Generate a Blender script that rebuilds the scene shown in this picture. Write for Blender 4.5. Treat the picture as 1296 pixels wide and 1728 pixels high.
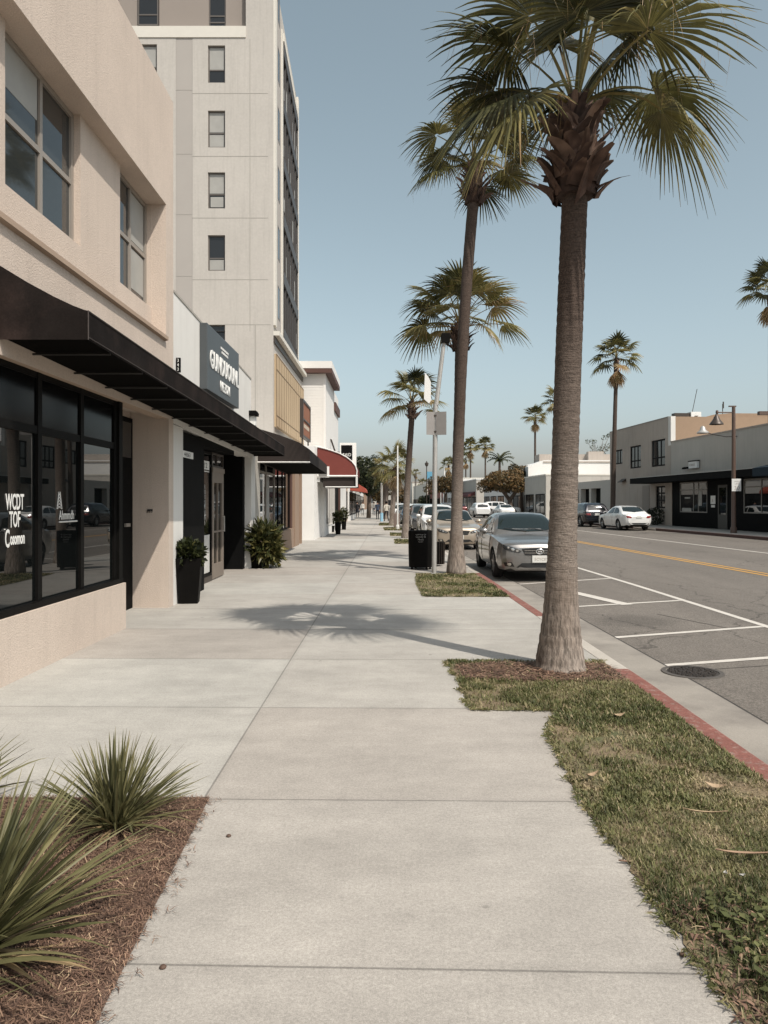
import bpy, bmesh, math, random
import numpy as np
from mathutils import Vector, Matrix
from mathutils.bvhtree import BVHTree

for o in list(bpy.data.objects):
    bpy.data.objects.remove(o)
SC = bpy.context.scene
COL = SC.collection
R = math.radians
random.seed(7)
np.random.seed(7)

# ------------------------------------------------------------------ camera
F, U0, V0, H = 1270.0, 656.0, 848.0, 1.65     # focal length in photo pixels, vanishing point, eye height
cam = bpy.data.cameras.new('camera')
cam.sensor_fit = 'VERTICAL'
cam.sensor_height = 24.0
cam.lens = 24.0 * F / 1728.0
cam.shift_x = -(U0 - 648.0) / 1728.0
cam.shift_y = (V0 - 864.0) / 1728.0
cam.clip_start = 0.05
cam.clip_end = 6000
camo = bpy.data.objects.new('camera', cam)
COL.objects.link(camo)
camo.location = (0, 0, H)
camo.rotation_euler = (R(90), 0, 0)
SC.camera = camo

# ------------------------------------------------------------------ light
TO_SUN = Vector((0.385, -0.45, 0.805)).normalized()
world = bpy.data.worlds.new('World')
SC.world = world
world.use_nodes = True
wn = world.node_tree
wn.nodes.clear()
sky = wn.nodes.new('ShaderNodeTexSky')
sky.sky_type = 'NISHITA'
sky.sun_disc = False
sky.sun_elevation = math.asin(TO_SUN.z)
sky.sun_rotation = math.atan2(TO_SUN.x, TO_SUN.y)
sky.altitude = 20
sky.air_density = 1.0
sky.dust_density = 2.6
sky.ozone_density = 1.0
hs = wn.nodes.new('ShaderNodeHueSaturation')
hs.inputs['Saturation'].default_value = 0.57
hs.inputs['Hue'].default_value = 0.462
bg = wn.nodes.new('ShaderNodeBackground')
bg.inputs['Strength'].default_value = 0.132
wo = wn.nodes.new('ShaderNodeOutputWorld')
wn.links.new(sky.outputs[0], hs.inputs['Color'])
wn.links.new(hs.outputs[0], bg.inputs['Color'])
wn.links.new(bg.outputs[0], wo.inputs['Surface'])

sun = bpy.data.lights.new('sun', 'SUN')
sun.energy = 3.8
sun.angle = R(0.55)
sun.color = (1.0, 0.925, 0.83)
suno = bpy.data.objects.new('sun', sun)
COL.objects.link(suno)
suno.location = (30, -30, 60)
suno.rotation_euler = (-TO_SUN).to_track_quat('-Z', 'Y').to_euler()

SC.view_settings.view_transform = 'Standard'
SC.view_settings.look = 'None'
SC.view_settings.exposure = 0.20
SC.view_settings.gamma = 1.0
SC.render.engine = 'CYCLES'
SC.cycles.max_bounces = 6
SC.cycles.diffuse_bounces = 3
SC.cycles.glossy_bounces = 3
SC.cycles.transparent_max_bounces = 4
SC.cycles.use_denoising = True

# ------------------------------------------------------------------ helpers
def ground(u, v, z=0.0):
    y = (H - z) * F / (v - V0)
    return Vector(((u - U0) / F * y, y, z))
def at(u, v, y):
    return Vector(((u - U0) / F * y, y, H + (V0 - v) / F * y))

def tag(o, label=None, cat=None, group=None, kind=None):
    if label: o['label'] = label
    if cat: o['category'] = cat
    if group: o['group'] = group
    if kind: o['kind'] = kind
    return o

def thing(name, label, cat, loc=(0, 0, 0), rz=0.0, group=None):
    o = bpy.data.objects.new(name, None)
    o.empty_display_size = 0.3
    COL.objects.link(o)
    o.location = loc
    o.rotation_euler = (0, 0, rz)
    return tag(o, label, cat, group)

def world_loc(o):
    v = Vector((0, 0, 0))
    while o is not None:
        v += Vector(o.location)
        o = o.parent
    return v

class MB:
    """collects shapes, builds ONE mesh object"""
    def __init__(s, tf=None):
        s.v, s.f, s.m, s.tf, s.mi, s.attr = [], [], [], tf, 0, []
        s.tone = 0.5
    def add(s, vs, fs):
        b = len(s.v)
        for p in vs:
            s.v.append(s.tf(p) if s.tf else tuple(p))
            s.attr.append(s.tone)
        for f in fs:
            s.f.append([b + i for i in f]); s.m.append(s.mi)
    def box(s, x0, x1, y0, y1, z0, z1):
        if x0 > x1: x0, x1 = x1, x0
        if y0 > y1: y0, y1 = y1, y0
        if z0 > z1: z0, z1 = z1, z0
        s.add([(x0, y0, z0), (x1, y0, z0), (x1, y1, z0), (x0, y1, z0), (x0, y0, z1), (x1, y0, z1), (x1, y1, z1), (x0, y1, z1)],
              [(3, 2, 1, 0), (4, 5, 6, 7), (0, 1, 5, 4), (1, 2, 6, 5), (2, 3, 7, 6), (3, 0, 4, 7)])
    def quad(s, a, b, c, d):
        s.add([a, b, c, d], [(0, 1, 2, 3)])
    def prism(s, poly, axis, a0, a1):
        """poly: list of 2-D points; axis 'x','y','z' is the extrusion axis"""
        n = len(poly)
        def P(p, a):
            return {'x': (a, p[0], p[1]), 'y': (p[0], a, p[1]), 'z': (p[0], p[1], a)}[axis]
        s.add([P(p, a0) for p in poly] + [P(p, a1) for p in poly],
              [tuple(range(n))[::-1], tuple(range(n, 2 * n))] + [(i, (i + 1) % n, n + (i + 1) % n, n + i) for i in range(n)])
    def tube(s, pts, rad, n=8, cap=True):
        pts = [Vector(p) for p in pts]
        if not hasattr(rad, '__len__'): rad = [rad] * len(pts)
        vs, fs = [], []
        up = Vector((0, 0, 1))
        t0 = (pts[1] - pts[0]).normalized()
        a = t0.cross(up)
        if a.length < 1e-3: a = t0.cross(Vector((1, 0, 0)))
        a.normalize()
        for i, p in enumerate(pts):
            if i == 0: t = pts[1] - pts[0]
            elif i == len(pts) - 1: t = pts[-1] - pts[-2]
            else: t = pts[i + 1] - pts[i - 1]
            t.normalize()
            a = (a - t * a.dot(t)).normalized()
            b = t.cross(a)
            for k in range(n):
                q = 2 * math.pi * k / n
                vs.append(p + (a * math.cos(q) + b * math.sin(q)) * rad[i])
        for i in range(len(pts) - 1):
            for k in range(n):
                k2 = (k + 1) % n
                fs.append((i * n + k, i * n + k2, (i + 1) * n + k2, (i + 1) * n + k))
        if cap:
            fs.append(tuple(range(n))[::-1])
            fs.append(tuple(range((len(pts) - 1) * n, len(pts) * n)))
        s.add(vs, fs)
    def lathe(s, prof, c=(0, 0, 0), n=24, axis='z', cap=True):
        vs, fs = [], []
        for (r, h) in prof:
            for k in range(n):
                q = 2 * math.pi * k / n
                p = {'z': (r * math.cos(q), r * math.sin(q), h), 'x': (h, r * math.cos(q), r * math.sin(q)),
                     'y': (r * math.sin(q), h, r * math.cos(q))}[axis]
                vs.append((c[0] + p[0], c[1] + p[1], c[2] + p[2]))
        m = len(prof)
        for i in range(m - 1):
            for k in range(n):
                k2 = (k + 1) % n
                fs.append((i * n + k, i * n + k2, (i + 1) * n + k2, (i + 1) * n + k))
        if cap:
            fs.append(tuple(range(n))[::-1]); fs.append(tuple(range((m - 1) * n, m * n)))
        s.add(vs, fs)
    def build(s, name, mats, parent=None, world=True, smooth=False, bevel=0.0, tone=False):
        me = bpy.data.meshes.new(name)
        me.from_pydata([tuple(p) for p in s.v], [], s.f)
        if not isinstance(mats, (list, tuple)): mats = [mats]
        for m in mats: me.materials.append(m)
        if len(mats) > 1: me.polygons.foreach_set('material_index', s.m)
        if tone:
            at_ = me.attributes.new('tone', 'FLOAT', 'POINT')
            at_.data.foreach_set('value', s.attr)
        if smooth: me.polygons.foreach_set('use_smooth', [True] * len(me.polygons))
        me.update()
        if smooth == 'auto' or bevel > 0:
            bm = bmesh.new(); bm.from_mesh(me)
            bmesh.ops.remove_doubles(bm, verts=bm.verts, dist=1e-5)
            bmesh.ops.recalc_face_normals(bm, faces=bm.faces)
            if bevel > 0:
                es = [e for e in bm.edges if len(e.link_faces) == 2 and e.calc_face_angle(0) > 0.5]
                bmesh.ops.bevel(bm, geom=es, offset=bevel, segments=2, affect='EDGES', profile=0.5, clamp_overlap=True)
            bm.to_mesh(me); bm.free()
        o = bpy.data.objects.new(name, me)
        COL.objects.link(o)
        if smooth == 'auto':
            me.polygons.foreach_set('use_smooth', [True] * len(me.polygons))
            try: me.set_sharp_from_angle(angle=R(35))
            except Exception: pass
        if parent is not None:
            o.parent = parent
            if world: o.location = -world_loc(parent)
        return o

# ------------------------------------------------------------------ materials
MATS = {}
def nd(nt, t, **kw):
    n = nt.nodes.new(t)
    for k, v in kw.items():
        setattr(n, k, v)
    return n
def mat(name, col, rough=0.8, metal=0.0, var=0.0, vscale=3.0, bump=0.0, bscale=60.0, spec=0.5, fine=0.0, fscale=300.0,
        col2=None, c2scale=1.5, c2lo=0.45, c2hi=0.65, coat=0.0, stretch=None, streak=0.0):
    if name in MATS: return MATS[name]
    m = bpy.data.materials.new(name)
    m.use_nodes = True
    nt = m.node_tree
    L = nt.links.new
    p = nt.nodes['Principled BSDF']
    p.inputs['Roughness'].default_value = rough
    p.inputs['Metallic'].default_value = metal
    p.inputs['Specular IOR Level'].default_value = spec
    p.inputs['Coat Weight'].default_value = coat
    p.inputs['Coat Roughness'].default_value = 0.05
    tc = nd(nt, 'ShaderNodeTexCoord')
    vec = tc.outputs['Object']
    if stretch:
        mp = nd(nt, 'ShaderNodeMapping'); mp.inputs['Scale'].default_value = stretch
        L(vec, mp.inputs['Vector']); vec = mp.outputs[0]
    base = nd(nt, 'ShaderNodeRGB'); base.outputs[0].default_value = (*col, 1)
    out = base.outputs[0]
    def noise(scale, detail=5, rgh=0.6):
        n = nd(nt, 'ShaderNodeTexNoise'); n.inputs['Scale'].default_value = scale
        n.inputs['Detail'].default_value = detail; n.inputs['Roughness'].default_value = rgh
        L(vec, n.inputs['Vector']); return n.outputs['Fac']
    if col2 is not None:
        r = nd(nt, 'ShaderNodeMapRange'); r.inputs[1].default_value = c2lo; r.inputs[2].default_value = c2hi
        L(noise(c2scale, 6, 0.65), r.inputs[0])
        mx = nd(nt, 'ShaderNodeMix', data_type='RGBA'); L(r.outputs[0], mx.inputs[0]); L(out, mx.inputs[6])
        mx.inputs[7].default_value = (*col2, 1); out = mx.outputs[2]
    def vary(out, fac, amt):
        r = nd(nt, 'ShaderNodeMapRange'); r.inputs[1].default_value = 0.25; r.inputs[2].default_value = 0.75
        r.inputs[3].default_value = 1 - amt; r.inputs[4].default_value = 1 + amt
        L(fac, r.inputs[0])
        mx = nd(nt, 'ShaderNodeMix', data_type='RGBA', blend_type='MULTIPLY'); mx.inputs[0].default_value = 1
        L(out, mx.inputs[6]); L(r.outputs[0], mx.inputs[7]); return mx.outputs[2]
    if var > 0: out = vary(out, noise(vscale), var)
    if fine > 0: out = vary(out, noise(fscale, 2, 0.5), fine)
    if streak > 0:                                              # rain runs down the wall
        mp = nd(nt, 'ShaderNodeMapping'); mp.inputs['Scale'].default_value = (5, 5, .22); L(tc.outputs['Object'], mp.inputs['Vector'])
        sn = nd(nt, 'ShaderNodeTexNoise'); sn.inputs['Scale'].default_value = 1.6; sn.inputs['Detail'].default_value = 6; sn.inputs['Roughness'].default_value = .7; L(mp.outputs[0], sn.inputs['Vector'])
        sr = nd(nt, 'ShaderNodeMapRange'); sr.inputs[1].default_value = .5; sr.inputs[2].default_value = .72; sr.inputs[3].default_value = 1; sr.inputs[4].default_value = 1 - streak; L(sn.outputs['Fac'], sr.inputs[0])
        sm = nd(nt, 'ShaderNodeMix', data_type='RGBA', blend_type='MULTIPLY'); sm.inputs[0].default_value = 1; L(out, sm.inputs[6]); L(sr.outputs[0], sm.inputs[7]); out = sm.outputs[2]
    L(out, p.inputs['Base Color'])
    if bump > 0:
        b = nd(nt, 'ShaderNodeBump'); b.inputs['Strength'].default_value = bump; b.inputs['Distance'].default_value = 0.01
        L(noise(bscale, 4, 0.6), b.inputs['Height']); L(b.outputs[0], p.inputs['Normal'])
    MATS[name] = m
    return m

def glass(name, col=(0.005, 0.006, 0.006), rough=0.012, spec=0.9):
    m = mat(name, col, rough=rough, spec=spec)
    return m

def leafmat(name, stops, rough=0.5, transl=0.25, var=0.25):
    """foliage: colour from the mesh's 'tone' attribute, some light passing through"""
    if name in MATS: return MATS[name]
    m = bpy.data.materials.new(name); m.use_nodes = True
    nt = m.node_tree; L = nt.links.new
    p = nt.nodes['Principled BSDF']; out = nt.nodes['Material Output']
    a = nd(nt, 'ShaderNodeAttribute', attribute_name='tone')
    cr = nd(nt, 'ShaderNodeValToRGB')
    el = cr.color_ramp.elements
    while len(el) < len(stops): el.new(0.5)
    for e, (pos, c) in zip(el, stops):
        e.position = pos; e.color = (*c, 1)
    L(a.outputs['Fac'], cr.inputs[0])
    tc = nd(nt, 'ShaderNodeTexCoord'); n = nd(nt, 'ShaderNodeTexNoise'); n.inputs['Scale'].default_value = 9
    L(tc.outputs['Object'], n.inputs['Vector'])
    r = nd(nt, 'ShaderNodeMapRange'); r.inputs[1].default_value = .3; r.inputs[2].default_value = .7
    r.inputs[3].default_value = 1 - var; r.inputs[4].default_value = 1 + var
    L(n.outputs['Fac'], r.inputs[0])
    mx = nd(nt, 'ShaderNodeMix', data_type='RGBA', blend_type='MULTIPLY'); mx.inputs[0].default_value = 1
    L(cr.outputs[0], mx.inputs[6]); L(r.outputs[0], mx.inputs[7])
    L(mx.outputs[2], p.inputs['Base Color'])
    p.inputs['Roughness'].default_value = rough
    p.inputs['Specular IOR Level'].default_value = 0.35
    if transl > 0:
        t = nd(nt, 'ShaderNodeBsdfTranslucent'); L(mx.outputs[2], t.inputs['Color'])
        ms = nd(nt, 'ShaderNodeMixShader'); ms.inputs[0].default_value = transl
        L(p.outputs[0], ms.inputs[1]); L(t.outputs[0], ms.inputs[2]); L(ms.outputs[0], out.inputs['Surface'])
    MATS[name] = m
    return m

def text(s, size, parent, origin, xdir, ydir, m, sx=1.0, extrude=0.004, align='LEFT', name='lettering', space=1.0, bold=0.0):
    """flat letters as one mesh; xdir is the reading direction, ydir is up"""
    c = bpy.data.curves.new('lettering', 'FONT')
    c.body = s; c.size = size; c.extrude = extrude; c.align_x = align; c.space_character = space
    c.resolution_u = 3; c.offset = bold
    t = bpy.data.objects.new('lettering_curve', c)
    COL.objects.link(t)
    bpy.context.view_layer.update()
    me = bpy.data.meshes.new_from_object(t.evaluated_get(bpy.context.evaluated_depsgraph_get()))
    bpy.data.objects.remove(t); bpy.data.curves.remove(c)
    xd = Vector(xdir).normalized(); yd = Vector(ydir).normalized(); zd = xd.cross(yd)
    M = Matrix(((xd.x * sx, yd.x, zd.x, origin[0]), (xd.y * sx, yd.y, zd.y, origin[1]), (xd.z * sx, yd.z, zd.z, origin[2]), (0, 0, 0, 1)))
    me.transform(M)
    me.materials.clear(); me.materials.append(m)
    o = bpy.data.objects.new(name, me); COL.objects.link(o)
    if parent is not None:
        o.parent = parent; o.location = -world_loc(parent)
    return o

# painted plaster, concrete and the like
M_peach = mat('peach_stucco', (0.55, 0.468, 0.398), 0.92, var=0.06, vscale=1.2, bump=0.75, bscale=60, fine=0.10, fscale=70, spec=0.2, streak=.07)
M_peach_smooth = mat('peach_trim', (0.42, 0.32, 0.245), 0.9, var=0.05, vscale=2, bump=0.2, bscale=90, spec=0.2)
M_white = mat('white_stucco', (0.66, 0.65, 0.615), 0.9, var=0.05, vscale=1.0, bump=0.2, bscale=50, spec=0.2, streak=.08)
M_tower = mat('tower_render', (0.475, 0.45, 0.41), 0.9, var=0.06, vscale=0.5, fine=0.04, fscale=9, spec=0.2, streak=.10)
M_tower_joint = mat('tower_joint', (0.34, 0.325, 0.29), 0.9)
M_tower_grey = mat('tower_grey_band', (0.375, 0.35, 0.32), 0.9, var=0.04, vscale=0.5)
M_tower_taupe = mat('tower_taupe', (0.27, 0.235, 0.205), 0.9, var=0.04, vscale=0.5)
M_cream = mat('cream_band', (0.62, 0.595, 0.53), 0.85, var=0.03)
M_tan = mat('tan_panel', (0.43, 0.325, 0.205), 0.85, var=0.06, vscale=0.8)
M_tan_joint = mat('tan_joint', (0.22, 0.16, 0.10), 0.9)
M_awn = mat('black_awning_canvas', (0.013, 0.0105, 0.0095), 0.85, var=0.45, vscale=2.2, fine=0.15, fscale=60, spec=0.08, col2=(0.028, 0.020, 0.0175), c2scale=1.3)
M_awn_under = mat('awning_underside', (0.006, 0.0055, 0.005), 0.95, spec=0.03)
M_awn2 = mat('charcoal_awning_canvas', (0.034, 0.027, 0.024), 0.85, var=0.12, vscale=2, spec=0.2)
M_red = mat('red_awning_canvas', (0.165, 0.045, 0.036), 0.8, var=0.10, vscale=1.5, spec=0.2)
M_black = mat('black_paint', (0.007, 0.007, 0.007), 0.6, var=0.2, vscale=3, spec=0.03)
M_black_metal = mat('black_frame', (0.007, 0.0065, 0.006), 0.5, var=0.2, vscale=4, spec=0.05)
M_bronze = mat('bronze_frame', (0.06, 0.047, 0.038), 0.45, metal=0.3)
M_alu = mat('window_alu', (0.30, 0.27, 0.235), 0.45, metal=0.2, var=0.08)
M_alu_white = mat('white_frame', (0.62, 0.60, 0.56), 0.5)
M_taupe = mat('taupe_door_paint', (0.20, 0.165, 0.135), 0.6, var=0.06)
M_brown = mat('brown_stucco', (0.27, 0.19, 0.135), 0.9, var=0.08, vscale=1.5, bump=0.2, bscale=70)
M_brown_d = mat('dark_brown_trim', (0.085, 0.04, 0.03), 0.7)
M_signgrey = mat('sign_slate', (0.062, 0.070, 0.074), 0.45, var=0.06)
M_letter = mat('white_lettering', (0.72, 0.72, 0.69), 0.5)
M_dark_letter = mat('black_lettering', (0.012, 0.012, 0.012), 0.6)
M_concrete_curb = mat('curb_concrete', (0.40, 0.37, 0.325), 0.9, var=0.12, vscale=1.2, fine=0.12, fscale=120, bump=0.2, bscale=90)
M_red_curb = mat('red_curb_paint', (0.20, 0.088, 0.072), 0.88, var=0.25, vscale=3, fine=0.25, fscale=70, spec=.15, col2=(0.27, 0.20, 0.17), c2scale=14, c2lo=0.52, c2hi=0.70)
M_glass = glass('shop_glass')
M_glass_up = glass('upper_glass', (0.03, 0.034, 0.034), 0.04, 0.7)
M_glass_d = glass('dark_glass', (0.02, 0.021, 0.022), 0.08, 0.5)
M_blind = mat('window_blind', (0.33, 0.325, 0.30), 0.6, var=0.08)
M_steel = mat('galvanised_steel', (0.42, 0.41, 0.385), 0.45, metal=0.35, var=0.1, vscale=6)
M_rust = mat('brown_lamp_paint', (0.10, 0.062, 0.045), 0.55, var=0.1)
M_rgrey = mat('grey_beige_stucco', (0.40, 0.355, 0.31), 0.9, var=0.07, vscale=0.7, spec=0.2, streak=.18)
M_rgrey2 = mat('pale_grey_stucco', (0.44, 0.42, 0.38), 0.9, var=0.06, vscale=0.7, spec=0.2, streak=.14)
M_rtan = mat('tan_parapet', (0.30, 0.215, 0.15), 0.9, var=0.05, spec=0.2)
M_white_wall = mat('white_wall', (0.70, 0.69, 0.66), 0.85, var=0.03)
M_navy = mat('navy_canvas', (0.012, 0.024, 0.036), 0.7, spec=.2)
M_pot = mat('black_planter', (0.006, 0.0055, 0.005), 0.55, var=0.2, vscale=5, spec=0.06)
M_soil = mat('soil', (0.06, 0.04, 0.028), 0.95, var=0.3, vscale=12, bump=0.8, bscale=40)
# ================================================================== THE GROUND
def lerp_(a, b, t): return a + (b - a) * t
def warp(x, y):
    """the street bends slightly to the left with distance"""
    s = min(1.0, max(0.0, (x + 2.5) / 4.9))
    if x > 2.4: s = 1 + (x - 2.4) * 0.083
    yy = min(y, 120)
    d = 0.0
    if yy > 7: d += 0.022 * (min(yy, 16) - 7) * min(s, 1.0)
    if yy > 16: d += 0.03 * (yy - 16) * s
    return x - d
def road_z(x):
    if x < 9.2: return -0.14 + 0.085 * max(0, (x - 2.45)) / 6.75
    return -0.055
def road_pt(x, y, dz=0.0):
    return (warp(x, y), y, road_z(x) + dz)
YS = [-14, -8, -4, 0, 2, 4, 5.95, 7, 8, 9, 10, 11, 12, 13, 14, 15, 16, 18, 20, 23, 26, 30, 35, 40, 46, 54, 64, 76, 90, 105, 120, 160, 220, 300]

def sheet(name, xs, ys, m, zf, kind='structure', wf=True):
    mb = MB()
    vs, fs = [], []
    for y in ys:
        for x in xs:
            vs.append(((warp(x, y) if wf else x), y, zf(x)))
    n = len(xs)
    for j in range(len(ys) - 1):
        for i in range(n - 1):
            fs.append((j * n + i, j * n + i + 1, (j + 1) * n + i + 1, (j + 1) * n + i))
    mb.add(vs, fs)
    o = mb.build(name, m)
    o['kind'] = kind
    return o

# sidewalk concrete with slab joints, slab to slab tone and stains
def nd_sep(nt, col):
    n = nd(nt, 'ShaderNodeSeparateColor'); nt.links.new(col, n.inputs[0]); return n.outputs[0]
def concrete_material():
    m = bpy.data.materials.new('sidewalk_concrete'); m.use_nodes = True
    nt = m.node_tree; L = nt.links.new
    p = nt.nodes['Principled BSDF']; p.inputs['Roughness'].default_value = 0.88; p.inputs['Specular IOR Level'].default_value = 0.25
    tc = nd(nt, 'ShaderNodeTexCoord'); sp = nd(nt, 'ShaderNodeSeparateXYZ'); L(tc.outputs['Object'], sp.inputs[0])
    def math_(op, a, b=None, c=None):
        n = nd(nt, 'ShaderNodeMath', operation=op)
        for i, q in enumerate((a, b, c)):
            if q is None: continue
            if hasattr(q, 'links'): L(q, n.inputs[i])
            else: n.inputs[i].default_value = q
        return n.outputs[0]
    X, Y = sp.outputs[0], sp.outputs[1]
    # slab indices: transverse joints every 1.87 m, longitudinal joints at x = -1.03 and 0.60
    ysk = math_('ADD', Y, math_('MULTIPLY', X, 0.018))
    yi = math_('DIVIDE', math_('SUBTRACT', ysk, 4.17), 1.87)
    yf = math_('FLOOR', yi)
    fr = math_('SUBTRACT', yi, yf)
    dy = math_('MULTIPLY', math_('MINIMUM', fr, math_('SUBTRACT', 1.0, fr)), 1.87)
    dy = math_('MINIMUM', math_('ADD', dy, math_('MULTIPLY', math_('LESS_THAN', ysk, 3.4), 5.0)), math_('ABSOLUTE', math_('SUBTRACT', math_('ADD', Y, math_('MULTIPLY', X, 0.028)), 2.665)))
    dx = math_('ABSOLUTE', math_('ADD', X, 1.03))
    # the 0.62 line only exists where paving reaches the kerb; kept faint
    side = math_('GREATER_THAN', X, -1.03)
    side2 = math_('GREATER_THAN', X, 50.0)
    cid = nd(nt, 'ShaderNodeCombineXYZ'); L(yf, cid.inputs[0]); L(math_('ADD', side, side2), cid.inputs[1])
    wn_ = nd(nt, 'ShaderNodeTexWhiteNoise', noise_dimensions='2D'); L(cid.outputs[0], wn_.inputs['Vector'])
    def noise(scale, det=6, rg=0.6, st=None):
        v = tc.outputs['Object']
        if st:
            mp = nd(nt, 'ShaderNodeMapping'); mp.inputs['Scale'].default_value = st; L(v, mp.inputs[0]); v = mp.outputs[0]
        n = nd(nt, 'ShaderNodeTexNoise'); n.inputs['Scale'].default_value = scale; n.inputs['Detail'].default_value = det
        n.inputs['Roughness'].default_value = rg; L(v, n.inputs['Vector']); return n.outputs['Fac']
    def rng(f, a, b, c, d):
        r = nd(nt, 'ShaderNodeMapRange'); L(f, r.inputs[0])
        for i, q in enumerate((a, b, c, d)): r.inputs[i + 1].default_value = q
        return r.outputs[0]
    slab = nd(nt, 'ShaderNodeMix', data_type='RGBA'); L(wn_.outputs['Value'], slab.inputs[0])
    slab.inputs[6].default_value = (0.340, 0.314, 0.281, 1); slab.inputs[7].default_value = (0.392, 0.382, 0.349, 1)
    f = math_('MULTIPLY', rng(noise(1.1, 6, 0.65, (1, 2.2, 1)), .3, .7, .88, 1.10), rng(noise(7, 5, 0.7), .3, .7, .94, 1.05))
    f = math_('MULTIPLY', f, math_('MULTIPLY', rng(noise(80, 3, 0.8), .3, .7, .80, 1.17), rng(noise(220, 2, 0.6), .3, .7, .82, 1.16)))
    f = math_('MULTIPLY', f, rng(noise(38, 4, 0.8), .32, .68, .90, 1.09))
    # small dark aggregate specks
    vo = nd(nt, 'ShaderNodeTexVoronoi'); vo.inputs['Scale'].default_value = 55; L(tc.outputs['Object'], vo.inputs['Vector'])
    f = math_('MULTIPLY', f, rng(vo.outputs['Distance'], 0.05, 0.16, 0.86, 1.0))
    # faint wandering stains
    f = math_('MULTIPLY', f, rng(noise(2.6, 7, 0.75), .60, .74, 1.0, .86))
    # old gum spots and a few drips
    v2 = nd(nt, 'ShaderNodeTexVoronoi'); v2.inputs['Scale'].default_value = 1.9; v2.inputs['Randomness'].default_value = 1.0; L(tc.outputs['Object'], v2.inputs['Vector'])
    spot = rng(v2.outputs['Distance'], 0.026, 0.046, 1.0, 0.0)
    keep = math_('GREATER_THAN', nd_sep(nt, v2.outputs['Color']), 0.52)
    f = math_('MULTIPLY', f, math_('SUBTRACT', 1.0, math_('MULTIPLY', math_('MULTIPLY', spot, keep), 0.38)))
    # broad worn path and darker blotches
    f = math_('MULTIPLY', f, rng(noise(0.55, 4, .6, (1.4, .7, 1)), .38, .66, 1.05, .90))
    f = math_('MULTIPLY', f, rng(noise(1.6, 8, .8, (1, 2.6, 1)), .57, .66, 1.0, .93))
    jw = math_('ADD', 0.003, math_('MULTIPLY', noise(9), 0.005))
    j = math_('MINIMUM', dy, dx)
    jf = nd(nt, 'ShaderNodeMapRange'); L(math_('DIVIDE', j, jw), jf.inputs[0])
    jf.inputs[1].default_value = 0.55; jf.inputs[2].default_value = 1.5; jf.inputs[3].default_value = 0.58; jf.inputs[4].default_value = 1.0
    # dirt gathered beside the joints
    f = math_('MULTIPLY', f, rng(j, 0.0, 0.06, .93, 1.0))
    f = math_('MULTIPLY', f, jf.outputs[0])
    mx = nd(nt, 'ShaderNodeMix', data_type='RGBA', blend_type='MULTIPLY'); mx.inputs[0].default_value = 1
    L(slab.outputs[2], mx.inputs[6]); L(f, mx.inputs[7]); L(mx.outputs[2], p.inputs['Base Color'])
    bp = nd(nt, 'ShaderNodeBump'); bp.inputs['Strength'].default_value = 0.25; bp.inputs['Distance'].default_value = 0.006
    hgt = math_('ADD', math_('MULTIPLY', jf.outputs[0], 0.8), math_('MULTIPLY', noise(160, 3, .7), 0.35))
    L(hgt, bp.inputs['Height']); L(bp.outputs[0], p.inputs['Normal'])
    return m
M_walk = concrete_material()

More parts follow.
